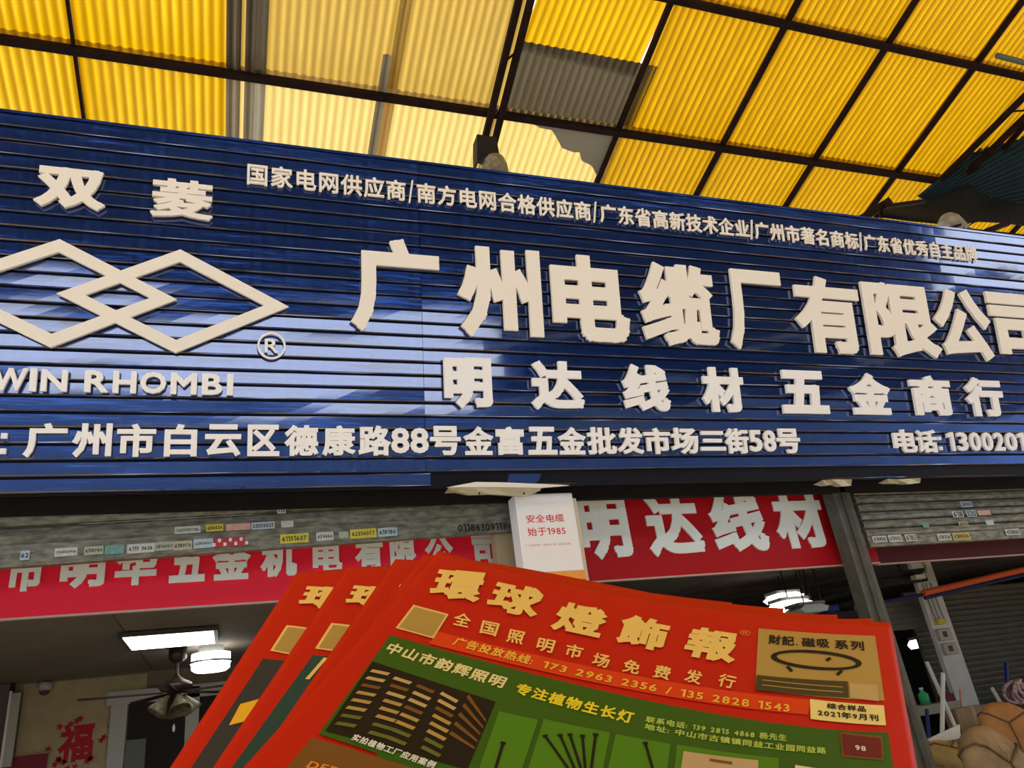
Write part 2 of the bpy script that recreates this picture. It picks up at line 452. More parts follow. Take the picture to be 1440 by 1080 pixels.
# large company name
v0, v1 = vm((830, 482), (950, 486)), vm((700, 350), (830, 359))
row([('广', 493, 618, 400), ('州', 643, 761, 410), ('电', 776, 883, 420), ('缆', 899.5, 1007, 427), ('厂', 1023, 1102, 437), ('有', 1117.6, 1210, 443), ('限', 1217, 1316, 447), ('公', 1314, 1392, 455), ('司', 1394, 1474, 459)], v0, v1, .040, .022, .014)
# second line
v0, v1 = vm((655, 574), (1130, 582)), vm((655, 505), (1130, 520))
row([('明', 624.5, 692, 540), ('达', 746, 820, 542), ('线', 875, 941, 547), ('材', 986, 1045, 547), ('五', 1098, 1162, 551), ('金', 1194, 1251, 553), ('商', 1281, 1337, 557), ('行', 1357, 1409, 557)], v0, v1, .048, m=acr_w)
# address line
v0, v1 = vm((245, 644), (1100, 636)), vm((245, 597), (1100, 602))
ad = [('广', 33, 94, 620), ('州', 101, 157, 620), ('市', 164, 219, 620), ('白', 231, 277, 620), ('云', 288, 339, 621), ('区', 348, 393, 621), ('德', 400, 448, 621), ('康', 453, 500, 621), ('路', 504, 550, 621), ('号', 605, 648, 620), ('金', 652, 694, 620), ('富', 698, 737, 620), ('五', 743, 783, 620), ('金', 785, 824, 620), ('批', 826, 867, 620), ('发', 868, 905, 620), ('市', 906, 943, 620), ('场', 944, 982, 620), ('三', 985, 1020, 620), ('街', 1020, 1053, 620), ('号', 1092, 1125, 619), ('电', 1257, 1289, 619), ('话', 1289, 1318, 619)]
row([a for a in ad if a[0] not in '三'], v0, v1, .034, .018, .012, acr_w)
row([('三', 985, 1020, 620)], v0 + .02, v1 - .02, .042, .018, .012, acr_w)
dv = (v1 - v0)
row([('8', 550, 576, 620), ('8', 577, 603, 620), ('5', 1054, 1072, 620), ('8', 1074, 1091, 619)], v0 + .07 * dv, v1 - .07 * dv, .028, .018, .012, acr_w, name='raised_numeral')
row([('1', 1333, 1342, 619), ('3', 1346, 1361, 619), ('0', 1364, 1379, 619), ('0', 1381, 1396, 619), ('2', 1398, 1412, 619), ('0', 1414, 1430, 619), ('1', 1432, 1441, 619)], v0 + .06 * dv, v1 - .1 * dv, .028, .018, .012, acr_w, name='raised_numeral')
for px in (5, 1322):
    for vv in (v0 + .18 * dv, v0 + .62 * dv):
        uc = uv(px, 620, OFF)[0]; MB().box((uc - .013, -.047, vv - .013), (uc + .013, -.029, vv + .013)).build('raised_dot', acr_w, sb)
# credits line along the top
v0, v1 = 1.695, 1.825
def section(text, pa, pb):
    ua = uv(*pa, OFF)[0]; ub = uv(*pb, OFF)[0]
    lay, tot = line_layout(text)
    a = lay[0][1]; b = lay[-1][2]; sc = (ub - ua) / (b - a)
    for ch, x0, x1, y0, y1 in lay:
        c0 = v0 + (v1 - v0) * (y0 + .08) / .92; c1 = v0 + (v1 - v0) * (y1 + .08) / .92
        if ch == '/': c0, c1 = v0, v1
        raised(ch, ua + (x0 - a) * sc, ua + (x1 - a) * sc, c0, c1, .019, .012, .008, acr, name='raised_character' if ch != '/' else 'raised_slash')
section('国家电网供应商', (347.5, 247), (571, 271))
section('南方电网合格供应商', (587, 273), (832, 301))
section('广东省高新技术企业', (845, 302), (1055, 324))
section('广州市著名商标', (1063, 325), (1209, 342))
section('广东省优秀自主品牌', (1217, 343), (1376, 360))
for px, py in ((578.5, 272), (838, 301), (1059, 325), (1212.5, 342)):
    uc = uv(px, py, OFF)[0]; raised('/', uc - .016, uc + .016, v0 - .01, v1 + .01, .008, .012, .008, name='raised_slash')
# the two characters over the emblem
for it_, b_ in ((('双', 48.5, 149.5, 265), .05), (('菱', 212, 300, 279), .028)): row([it_], vm((100, 293), (250, 308)), vm((100, 238), (250, 252)), b_)
# latin line
v0, v1 = vm((75, 551), (300, 556)), vm((75, 519), (300, 526))
row([('W', -10, 39, 535), ('I', 42, 52, 535), ('N', 58, 95, 536), ('R', 119, 153, 538), ('H', 159, 192, 539), ('O', 197, 234, 540), ('M', 240, 277, 541), ('B', 284, 313, 542), ('I', 319, 328, 542)], v0, v1, .03, m=acr_w, name='raised_letter')
# two interlocked diamonds
def diamond(c, hx, hv, ix, iv, dy):
    P = [(c[0] - hx, c[1]), (c[0], c[1] - hv), (c[0] + hx, c[1]), (c[0], c[1] + hv)]
    Q = [(c[0] - ix, c[1]), (c[0], c[1] - iv), (c[0] + ix, c[1]), (c[0], c[1] + iv)]
    mb = MB()
    for y in (-.057 - dy, -.035):
        for p in P + Q: mb.v.append(Vector((p[0], y, p[1])))
    for i in range(4):
        j = (i + 1) % 4
        mb.f += [(i, j, 4 + j, 4 + i), (8 + i, 12 + i, 12 + j, 8 + j), (i, 8 + i, 8 + j, j), (4 + i, 4 + j, 12 + j, 12 + i)]
    return mb.build('diamond_frame', acr, sb)
q = lambda x, y: uv(x, y, OFF + .01)
T, B_, Lf, Rt = q(253.8, 350.8), q(246.8, 496.3), q(80, 410.8), q(406.8, 431.3)
iT, iB, iL, iR = q(253.8, 367.5), q(248.8, 477.5), q(120.5, 413), q(372.5, 429.5)
cR = ((T[0] + B_[0]) / 2, (T[1] + B_[1]) / 2); hx = (Rt[0] - Lf[0]) / 2; hv = (T[1] - B_[1]) / 2; ix = (iR[0] - iL[0]) / 2; iv = (iT[1] - iB[1]) / 2
print('diamond', cR, hx, hv, ix, iv, Lf, Rt)
diamond(cR, hx, hv, ix, iv, .0)
R2_ = q(248.8, 422); T2, B2 = q(86.3, 336.8), q(71.3, 488.3)
diamond((R2_[0] - hx, (T2[1] + B2[1]) / 2), hx, hv, ix, iv, .0006)
# registered mark: ring and R
uc, vc = q(382, 485.5); rr = (q(402, 486)[0] - q(362, 485)[0]) / 2; rv = rr * 1.03
mb = MB(); n = 32
for y in (-.05, -.034):
    for rad in (1.0, .86):
        for k in range(n):
            t = 2 * math.pi * k / n; mb.v.append(Vector((uc + rr * rad * math.cos(t), y, vc + rv * rad * math.sin(t))))
for k in range(n):
    j = (k + 1) % n
    mb.f += [(k, n + k, n + j, j), (k, j, 2 * n + j, 2 * n + k), (n + k, 3 * n + k, 3 * n + j, n + j), (2 * n + k, 2 * n + j, 3 * n + j, 3 * n + k)]
mb.build('emblem_ring', acr_w, sb)
raised('R', uc - rr * .48, uc + rr * .50, vc - rv * .50, vc + rv * .52, .012, .014, .012, acr_w, name='raised_letter')
# brackets that hold the board from behind
for x in (-1.5, .3, 2.1, 3.9, 5.7):
    MB().bar((x, .05, .2), (x, .05, 1.9), .04, .04).build('back_rail', steel, sb)

# ------------------------------------------------------------------ shopfront behind and below the board
YS = 4.30
plaster = mat('grey plaster', (.30, .28, .24), .85, var=.25, vscale=4, bump=.2)
dark = mat('dark void paint', (.010, .008, .008), .8)
darkred = mat('banner red', (.42, .006, .010), .42)
pink_red = mat('banner bright red', (.90, .018, .05), .42)
struct('wall_front', MB().box((-4.75, YS + .10, 2.95), (11, YS + .30, 4.35)), dark)
struct('wall_front_left', MB().box((-22, YS + .1, 0), (-4.76, YS + .3, 5)), plaster)
struct('wall_front_right', MB().box((11.01, YS + .1, 0), (40, YS + .3, 5)), plaster)
# soffit board closing the gap between sign foot and wall
struct('trim_1', MB().box((-4, D0 + .06, 2.96), (14, YS + .30, 3.0)), dark)
struct('trim_lintel', MB().box((-4, 4.225, 2.875), (14, 4.265, 2.958)), dark)
# pillars between the shops
xr0 = at(1197, 745, YS)[0]
struct('wall_pier', MB().box((1.55, YS + .08, 0), (1.80, YS + .5, 3.0)), plaster)

# roller shutters -----------------------------------------------------------
galv = mat('dirty galvanised slat', (.30, .30, .24), .5, .35, var=.45, vscale=14, bump=.15, bscale=30, stretch=(1, 1, 3), col2=(.13, .13, .10))
galv_d = mat('dark galvanised', (.10, .10, .08), .55, .3, var=.4, vscale=12)
STK = []
def shutter(name, x0, x1, zb0, zb1, n, h, label, ystep=0.0):
    """n slats above a bottom bar; foot runs from zb0 (x0) to zb1 (x1)"""
    L = x1 - x0; ang = math.atan2(zb1 - zb0, L)
    t = empty(name, loc=(x0, YS, zb0), rot=(0, -ang, 0), label=label, cat='shutter')
    MB().prism([(-.02, .0), (.022, .0), (.022, .02), (.012, .028), (.012, h * 1.15), (-.016, h * 1.15), (-.016, .022)], 0, L, 'x').build('bottom_bar', galv, t)
    for k in range(n):
        z = h * 1.15 + k * h
        MB().prism([(-.012, z + .002), (-.020, z + .010), (-.021, z + h * .45), (-.014, z + h * .82), (-.004, z + h * .88), (.006, z + h * .98), (.012, z + h * .98), (.012, z)], 0, L, 'x').build('slat', galv, t)
    return t
zb = lambda px, py: at(px, py, YS)[2]
xl = at(-20, 790, YS)[0] - 1.2; xr = at(722, 740, YS)[0]
pa, pb = at(0, 800, YS), at(700, 750, YS)
slope = (pb[2] - pa[2]) / (pb[0] - pa[0]); zl = pa[2] + slope * (xl - pa[0]); zr = pa[2] + slope * (xr - pa[0])
sh1 = shutter('roller_shutter', xl, xr, zl, zr, 3, .095, 'half rolled dirty grey shutter with phone stickers over the left shop')
xl2, xr2 = at(1222, 770, YS)[0], 9.5
pa2, pb2 = at(1224, 770, YS), at(1440, 757, YS)
sl2 = (pb2[2] - pa2[2]) / (pb2[0] - pa2[0])
sh2 = shutter('roller_shutter', xl2, xr2, pa2[2], pa2[2] + sl2 * (xr2 - pa2[0]), 6, .062, 'dirty grey roller shutter with small stickers over the right shop')
# guide rail between centre and right shops
a, b = at(1197, 690, YS - .03), at(1310, 1080, YS - .03)
xg = (at(1200, 760, YS - .03)[0])
g = MB().box((xg - .075, YS - .06, 0), (xg + .075, YS + .06, 2.99)).build('shutter_guide_rail', mat('olive grey steel', (.13, .13, .105), .5, .3, var=.3), label='olive grey upright shutter guide post left of the right shutter', cat='post')
bevel(g, .006)
MB().box((xg - .02, YS - .075, 0.05), (xg + .02, YS - .058, 2.95)).build('guide_channel', galv_d, g)

# stickers -------------------------------------------------------------------
def plate(parent, P0, w, h, col, text=None, tcol=(.05, .05, .05), dy=-.003, key=None, ang=0.0, name='sticker', rough=.5):
    """thin card facing -y with small printed digits"""
    nm = 'card %.2f %.2f %.2f' % col
    inv = parent.matrix_basis.inverted() if parent else Matrix.Identity(4)
    L = inv @ Vector(P0)
    c = bpy.data.objects.new(name, mesh([(-w / 2, 0, -h / 2), (w / 2, 0, -h / 2), (w / 2, 0, h / 2), (-w / 2, 0, h / 2), (-w / 2, .0015, -h / 2), (w / 2, .0015, -h / 2), (w / 2, .0015, h / 2), (-w / 2, .0015, h / 2)], [(0, 1, 2, 3), (7, 6, 5, 4), (0, 4, 5, 1), (1, 5, 6, 2), (2, 6, 7, 3), (3, 7, 4, 0)]))
    c.data.materials.append(mat(nm, col, rough, var=.25, vscale=60)); COL.objects.link(c)
    if parent: c.parent = parent
    c.location = L; c.rotation_euler = (0, ang, 0)
    if text:
        lay, tot = line_layout(text, gap=.04); V = []; Fq = []
        sc = min(w * .9 / tot, h * .85 / .75)
        scx = w * .88 / tot
        for ch, x0, x1, y0, y1 in lay:
            N, Fc, bd, _ = glyph(ch, .03); k = len(V)
            V += [((x0 + p[0] * (x1 - x0) - tot / 2) * scx, -.0008, (y0 + p[1] * (y1 - y0) - .36) * sc) for p in N]
            Fq += [tuple(k + i for i in f) for f in Fc]
        o = bpy.data.objects.new('printed_number', mesh(V, Fq)); o.data.materials.append(mat('ink %.2f %.2f %.2f' % tcol, tcol, .6)); COL.objects.link(o)
        o.parent = c; o['kind'] = 'stuff'
    return c
W_ = (.62, .64, .60); YE = (.70, .62, .06); BL = (.50, .62, .70); GR = (.45, .50, .38); PI_ = (.75, .42, .34); RE = (.50, .05, .06); TE = (.18, .38, .36)
def stick(parent, items):
    for it in items:
        px, py, wp, hp, col, txt = it[:6]
        P = at(px, py, YS - .0235); Pr = at(px + wp / 2, py, YS - .0235); Pl = at(px - wp / 2, py, YS - .0235)
        Pt = at(px, py - hp / 2, YS - .0235); Pb = at(px, py + hp / 2, YS - .0235)
        plate(parent, P, Pr[0] - Pl[0], Pt[2] - Pb[2], col, txt)
stick(sh1, [(35, 781, 13, 13, BL, '62'), (93, 776, 32, 12, W_, '3760023906'), (132, 774, 27, 12, GR, '6118789'), (161, 773, 27, 12, TE, None), (198, 771, 38, 13, W_, '6115 3636'), (231, 768, 27, 12, GR, '5836007'), (257, 767, 26, 13, (.55, .5, .33), '618970'), (286, 764, 27, 13, BL, '62850007'),
    (323, 762, 44, 13, RE, None), (414, 757, 40, 13, YE, '61151607'), (457, 754, 24, 12, W_, '624666'), (483, 752, 13, 9, GR, None), (511, 750, 37, 13, YE, '62336077'), (545, 748, 27, 12, BL, '618180'),
    (264, 745, 36, 10, W_, '5502007706'), (302, 742, 24, 10, YE, '606535'), (335, 741, 34, 9, PI_, None), (370, 739, 33, 10, BL, '53332021'), (404, 737, 17, 9, W_, None), (396, 718, 12, 8, W_, '520')])
rs = [o for o in sh1.children if o.name.startswith('sticker') and o.active_material and o.active_material.name == 'card 0.50 0.05 0.06'][0]
for i in range(7): MB().box((-.085 + i * .027, -.0012, -.020 + .022 * (i % 2)), (-.070 + i * .027, .0, -.002 + .022 * (i % 2))).build('printed_spot', mat('sticker white', (.75, .7, .66), .5), rs)
# stencilled number at the right end of the bar
P = at(683, 741, YS - .0225); lay, tot = line_layout('01186309117', gap=.05)
wl = at(712, 741, YS)[0] - at(642, 741, YS)[0]; V = []; Fq = []
inv = sh1.matrix_basis.inverted()
for ch, x0, x1, y0, y1 in lay:
    N, Fc, bd, _ = glyph(ch, .02); k = len(V)
    V += [inv @ Vector((at(642, 743, YS)[0] + (x0 + p[0] * (x1 - x0)) * wl / tot, YS - .0225, P[2] + (y0 + p[1] * (y1 - y0) - .36) * .062)) for p in N]
    Fq += [tuple(k + i for i in f) for f in Fc]
obj('stencilled_number', mesh(V, Fq), mat('black stencil paint', (.02, .02, .02), .6), sh1, kind='stuff')
stick(sh2, [(1237, 758, 20, 9, W_, '618800'), (1259, 757, 19, 10, W_, '613003'), (1281, 756, 16, 10, W_, '6185'), (1328, 755, 19, 10, W_, '618206'), (1352, 754, 24, 10, (.62, .52, .12), '6188006'), (1424, 748, 20, 9, W_, '413800'),
    (1302, 739, 9, 6, TE, None), (1355, 737, 13, 7, (.55, .52, .25), '600'), (1392, 735, 11, 7, W_, None), (1347, 723, 15, 9, W_, '618'), (1366, 722, 14, 9, BL, '520'), (1384, 721, 18, 7, PI_, None), (1359, 709, 16, 8, BL, '58000')])

# red banners inside, under the shutters -------------------------------------
def banner(name, Y, xa, xb, zt, zb_, m, text, tm, chars, label, ztxt):
    t = empty(name, loc=(xa, Y, zb_), label=label, cat='banner')
    MB().box((0, 0, 0), (xb - xa, .02, zt - zb_)).build('cloth_panel', m, t)
    MB().box((0, -.004, -.006), (xb - xa, .024, .004)).build('edge_strip', mat('pale edge', (.55, .38, .34), .6), t)
    for ch, x0, x1 in chars:
        me = solid_glyph(ch, x1 - x0, ztxt[1] - ztxt[0], .012, .045)
        obj('raised_character', me, tm, t, loc=((x0 + x1) / 2 - xa, 0, (ztxt[0] + ztxt[1]) / 2 - zb_))
    return t
YB = 4.62; px2 = lambda x, y, Y: at(x, y, Y)
wt = mat('white letter board', (.80, .86, .82), .5)
zL0 = at(200, 858, YB)[2]
chs = []
for ch, a, b in (('市', 10, 62), ('明', 85, 148), ('华', 160, 220), ('五', 238, 288), ('金', 298, 352), ('机', 366, 418), ('电', 440, 482), ('有', 500, 540), ('限', 550, 588), ('公', 600, 640), ('司', 668, 703)):
    chs.append((ch, at(a, 810, YB)[0], at(b, 810, YB)[0]))
banner('fascia_banner', YB, at(-30, 830, YB)[0] - 1, at(720, 790, YB)[0], 2.93, zL0, pink_red, '', wt, chs, 'bright red fascia banner with white characters behind the left shutter', (at(300, 817, YB)[2], at(300, 765, YB)[2]))
YC = 4.42
chs = []
for ch, a, b, y in (('明', 812, 884, 740), ('达', 907, 985, 740), ('线', 998, 1075, 735), ('材', 1087, 1158, 730), ('五', 1176, 1240, 730)):
    chs.append((ch, at(a, y, YC)[0], at(b, y, YC)[0]))
banner('fascia_banner', YC, at(812, 780, YC)[0], at(1215, 780, YC)[0] + .12, 2.93, at(1000, 807, YC)[2], darkred, '', wt, chs, 'deep red fascia banner with large white characters over the centre shop', (at(950, 782, YC)[2], at(950, 692, YC)[2]))
YD = 4.5
chs = []
banner('fascia_banner', YD, at(1232, 790, YD)[0], 9.5, 2.93, at(1240, 793, YD)[2], mat('shaded maroon', (.09, .012, .014), .6), '', wt, [], 'dark maroon fascia banner below the right shutter', (0, 1))  # shadow on this banner put into its colour

# white box sign between left and centre shops --------------------------------
YW = 4.08
TLp, TRp, BRp, BLp = at(725, 706, YW), at(805, 696, YW), at(826, 850, YW), at(742, 850, YW)
xw0, xw1 = TLp[0], TRp[0]; zt = at(790, 693, YW)[2]; 
bw = empty('box_sign', loc=(xw0, YW, 0), label='white upright box sign with small red characters and an orange foot', cat='sign')
wq = xw1 - xw0; whp = mat('white sheet plastic', (.86, .86, .88), .4)
z1_ = at(770, 805, YW)[2]; z2_ = at(770, 817, YW)[2]
f = MB().box((0, 0, z1_), (wq, .13, zt)).build('white_panel', whp, bw); bevel(f, .006)
MB().box((0, .0, z2_), (wq, .13, z1_)).build('orange_band', mat('soft orange', (.85, .34, .06), .5), bw)
MB().box((0, .0, 1.2), (wq, .13, z2_)).build('orange_band', mat('strong orange', (.85, .10, .01), .5), bw, label='deep orange band')
MB().box((wq + .002, .02, 1.2), (wq + .028, .14, zt - .03)).build('edge_strip', mat('cream edge', (.62, .55, .42), .6), bw)
MB().box((-.07, .24, 0), (wq + .03, .32, 2.86)).build('backing_post', mat('kraft board', (.36, .29, .18), .8), bw)
def flat_text(parent, text, xa, xb, zc, h, y, m, bold, name='printed_character', each=True, join=False, hem=.92):
    lay, tot = line_layout(text); a = lay[0][1]; b = lay[-1][2]; sc = (xb - xa) / (b - a); V = []; Fq = []
    for ch, x0, x1, y0, y1 in lay:
        N, Fc, bd, _ = glyph(ch, bold)
        pts = [(xa + (x0 - a + p[0] * (x1 - x0)) * sc, y, zc + ((y0 + p[1] * (y1 - y0)) - .38) * h / hem) for p in N]
        if join: k = len(V); V += pts; Fq += [tuple(k + i for i in f) for f in Fc]
        else:
            obj(name, mesh(pts, [tuple(f) for f in Fc]), m, parent)
    if join: obj(name, mesh(V, Fq), m, parent, kind='stuff')
redink = mat('red ink', (.62, .03, .03), .6); pinkink = mat('faded pink ink', (.75, .42, .44), .6)
flat_text(bw, '安全电缆', at(740, 730, YW)[0] - xw0, at(793, 729, YW)[0] - xw0, at(768, 729, YW)[2], .048, -.0012, redink, .01)
flat_text(bw, '始于1985', at(742, 748, YW)[0] - xw0, at(795, 746, YW)[0] - xw0, at(769, 747, YW)[2], .050, -.0012, redink, .01)
flat_text(bw, '广州电缆厂有限公司 双菱电缆', at(739, 767, YW)[0] - xw0, at(803, 765, YW)[0] - xw0, at(771, 766, YW)[2], .013, -.0012, pinkink, .01, join=True, name='printed_line')

# crumpled cream flashing and lamp-like caps under the board foot --------------
cream = mat('cream metal flashing', (.62, .58, .40), .45, .1, var=.2, vscale=20)
def flashing(P, label, yy=3.97):
    top = [at(x, y, yy) for x, y in P[0]]; bot = [at(x, y, yy + .03 + .02 * math.sin(i * 2.3)) for i, (x, y) in enumerate(P[1])]
    mb = MB(); n = len(top)
    for i in range(n): mb.v += [top[i], bot[i], bot[i] + Vector((0, .05, .012)), top[i] + Vector((0, .10, .0))]
    for i in range(n - 1):
        for j in range(4): a = i * 4 + j; c = i * 4 + (j + 1) % 4; mb.f.append((a, c, c + 4, a + 4))
    mb.f.append((0, 3, 2, 1)); mb.f.append(tuple((n - 1) * 4 + j for j in range(4)))
    return mb.build('metal_flashing', cream, label=label, cat='flashing')
fl = flashing((((631, 686), (660, 685), (690, 684), (720, 684), (740, 685), (761, 686)), ((636, 691), (660, 696), (690, 695), (720, 697), (738, 698), (760, 690))), 'long crumpled cream flashing under the foot of the blue board')
for px, py in ((674, 694), (737, 694)):
    p = at(px, py, 3.975); MB().lathe([(0, 0), (.006, 0), (.006, .004), (0, .004)], p, 10, Matrix.Rotation(math.pi / 2, 3, 'X')).build('rivet', blacksteel, fl)
cream_w = mat('white primer lip', (.80, .78, .74), .35)
tp = [(628, 686), (668, 678.5), (705, 679), (800, 683), (760, 686.5), (700, 685.5)]
MB().prism([(at(x, y, 3.965)[0], at(x, y, 3.965)[2]) for x, y in tp], 3.955, 3.967, 'y').build('bent_lip', cream_w, fl, label='white bent lip')
flashing((((1157, 675), (1170, 674), (1185, 674), (1198, 674)), ((1162, 683), (1172, 681), (1184, 684), (1197, 683))), 'short cream flashing end under the blue board above the guide post')
flashing((((1249, 673), (1262, 674), (1280, 673), (1295, 672)), ((1250, 680), (1264, 680), (1278, 681), (1294, 679))), 'short cream flashing end under the blue board over the right shutter')

# post head and lamp seen above the board --------------------------------------
YP = 4.5
t = empty('post_head', loc=tuple(at(690, 245, YP)), label='black steel bracket on a concrete post head above the board', cat='post')
loc = lambda px, py, Y=YP: at(px, py, Y) - t.location
p = loc(694, 240)
mb = MB(); mb.prism([(loc(x, y)[0], loc(x, y)[2]) for x, y in ((668, 196), (695, 200), (699, 224), (707, 232), (700, 234), (674, 222), (671, 233), (668, 233))], -.06, .06, 'y'); mb.build('steel_bracket', blacksteel, t)
rr = (loc(711, 240)[0] - loc(676, 240)[0]) / 2
MB().lathe([(0, .0), (rr * .5, -.005), (rr * .82, -.03), (rr * .97, -.09), (rr * 1.03, -.2), (rr * 1.08, 4.35 - loc(693.5, 221.5)[2] - t.location.z)], loc(693.5, 221.5), 24).build('concrete_cap', mat('weathered concrete', (.34, .28, .17), .9, var=.5, vscale=18), t, smooth=True)

# dark sheeting and steel at the right end -------------------------------------
def draped(name, top, bot, dt, db, m, label, cat, nu=26, nv=8, sag=.05, seed=1):
    rnd = random.Random(seed)
    def interp(P, s):
        k = s * (len(P) - 1); i = min(int(k), len(P) - 2); f = k - i
        return P[i][0] * (1 - f) + P[i + 1][0] * f, P[i][1] * (1 - f) + P[i + 1][1] * f
    def fn(a, b):
        A = interp(top, a); B = interp(bot, a); x = A[0] + (B[0] - A[0]) * b; y = A[1] + (B[1] - A[1]) * b
        d = dt + (db - dt) * b + sag * math.sin(a * 17 + b * 3) * .4 + sag * math.sin(a * 7 - b * 5)
        return at(x, y, d)
    mb = MB().grid(fn, nu, nv); o = mb.build(name, m, smooth=True, label=label, cat=cat)
    s = o.modifiers.new('thick', 'SOLIDIFY'); s.thickness = .012; return o
netm = mat('black shade net', (.010, .010, .009), .9, var=.5, vscale=30, bump=.5, bscale=30)
draped('shade_net', [(1212, 303), (1228, 291), (1262, 287), (1300, 284), (1340, 271), (1380, 250), (1420, 240), (1470, 226)], [(1240, 306), (1270, 310), (1296, 313), (1330, 316), (1350, 316), (1375, 312), (1410, 314), (1470, 322)], 4.95, 4.75, netm, 'black shade netting sagging over the right end of the board', 'netting')
tealm = mat('dark teal sheet', (.012, .030, .034), .6, var=.3)
mb = MB()
A, B, C, Dd = at(1290, 276, 5.1), at(1470, 128, 4.1), at(1560, 270, 4.3), at(1330, 300, 5.2)
def fn(a, b):
    p = A.lerp(B, a).lerp(Dd.lerp(C, a), b); n = (B - A).cross(Dd - A).normalized(); return p + n * .014 * math.sin(b * 2 * math.pi * 16)
o = MB().grid(fn, 10, 128).build('awning_sheet', tealm, smooth=True, label='dark teal corrugated awning sheet at the far right', cat='awning')
o.modifiers.new('thick', 'SOLIDIFY').thickness = .004
t = empty('steel_frame', loc=tuple(at(1215, 303, 4.3)), label='black steel angle bars rising behind the right end of the board', cat='frame')
for (a, b, w) in (((1205, 312), (1249, 284), .07), ((1243, 291), (1300, 283), .035), ((1238, 292), (1240, 306), .03), ((1330, 322), (1376, 309), .02), ((1350, 324), (1375, 310), .012), ((1385, 326), (1420, 313), .05), ((1360, 322), (1440, 331), .015)):
    MB().bar(at(*a, 4.3) - t.location, at(*b, 4.36) - t.location, w, w).build('angle_bar', steel, t)
t = empty('post_head', loc=tuple(at(1330, 322, 4.45)), label='grey weathered post head under the black netting', cat='post')
MB().lathe([(0, .0), (.06, -.005), (.10, -.05), (.13, -.15), (.15, -.25), (.16, 4.35 - at(1331, 303, 4.45)[2])], at(1331, 303, 4.45) - t.location, 16).build('concrete_cap', mat('pale concrete', (.42, .40, .34), .9, var=.5, vscale=14), t, smooth=True)
# lower far canopy strip seen below the netting
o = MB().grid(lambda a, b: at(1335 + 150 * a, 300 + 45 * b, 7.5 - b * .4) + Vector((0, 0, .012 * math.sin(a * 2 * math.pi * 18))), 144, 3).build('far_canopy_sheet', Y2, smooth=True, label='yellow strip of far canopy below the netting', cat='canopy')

# conduit lying on the purlin at the top right
c0, c1 = on_roof(1402, 78, -.1), on_roof(1470, 96, -.1)
MB().tube([c0, c1], .028, 10).build('conduit', mat('grey green pipe', (.10, .11, .09), .5), can)

# ------------------------------------------------------------------ interiors
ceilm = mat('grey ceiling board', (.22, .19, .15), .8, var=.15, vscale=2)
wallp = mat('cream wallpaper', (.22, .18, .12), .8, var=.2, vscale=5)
ZC = 2.60; YBK = 8.7; XP = 1.72
roomc = empty('ceiling', kind='structure')
bounds_x = [-4.6, -3.1, -1.6] + [atz(300, 868, ZC)[0] * 0 + v for v in (-.45, .72, 1.72)]
px_seams = [at(148, 866, 5)[0]]
sx = [-4.6, -3.3, -2.0, -.72, .48, 1.72]; sy = [4.66, 5.9, 7.3, 8.7]
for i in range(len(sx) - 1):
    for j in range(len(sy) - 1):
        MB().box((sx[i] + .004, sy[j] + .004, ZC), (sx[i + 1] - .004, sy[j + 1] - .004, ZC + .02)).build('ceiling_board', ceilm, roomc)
MB().box((-4.6, 4.64, ZC + .022), (1.72, 8.75, ZC + .05)).build('ceiling_slab', dark, roomc)
MB().box((XP + .1, 4.46, 2.72), (4.3, 9.6, 2.80)).build('ceiling_slab', mat('grey painted slab', (.15, .14, .12), .8, var=.2, vscale=3), roomc)
MB().box((4.35, 4.55, 2.78), (15, 9.6, 2.86)).build('ceiling_slab', mat('brown stained slab', (.15, .12, .095), .8, var=.4, vscale=3), roomc)
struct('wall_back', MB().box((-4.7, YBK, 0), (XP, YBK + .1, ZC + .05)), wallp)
struct('wall_left', MB().box((-4.75, 4.5, 0), (-4.6, YBK + .1, 3)), wallp)
struct('wall_partition', MB().box((XP, 4.6, 0), (XP + .1, 9.6, 3)), plaster)
struct('wall_right', MB().box((15, 4.7, 0), (15.1, 9.7, 3)), plaster)
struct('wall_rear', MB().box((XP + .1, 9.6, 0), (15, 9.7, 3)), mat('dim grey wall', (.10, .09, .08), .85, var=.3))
# doorway in the back wall
d = at(162, 978, YBK); d2 = at(322, 960, YBK)
dx0, dx1 = d[0], d2[0]; dz = (d[2] + d2[2]) / 2
fr = empty('door_1', loc=(dx0, YBK - .03, 0), kind='structure')
frm = mat('pale grey door frame', (.42, .42, .36), .5)
wD = dx1 - dx0 + 1.2
MB().box((-.02, -.02, 0), (.12, .02, dz)).build('door_jamb', frm, fr)
MB().box((-.06, -.03, dz - .10), (wD, .02, dz + .02)).build('door_head', frm, fr)
MB().box((.13, .005, 0), (wD, .02, dz - .1)).build('door_leaf', mat('black doorway', (.018, .014, .012), .7), fr)
xm = at(271, 1000, YBK)[0] - dx0
MB().box((xm - .06, -.03, 0), (xm + .06, .02, dz)).build('door_mullion', frm, fr)
MB().box((.13, -.008, 0), (.30, .004, at(165, 1043, YBK)[2])).build('door_panel', mat('green grey panel', (.14, .16, .12), .6), fr)
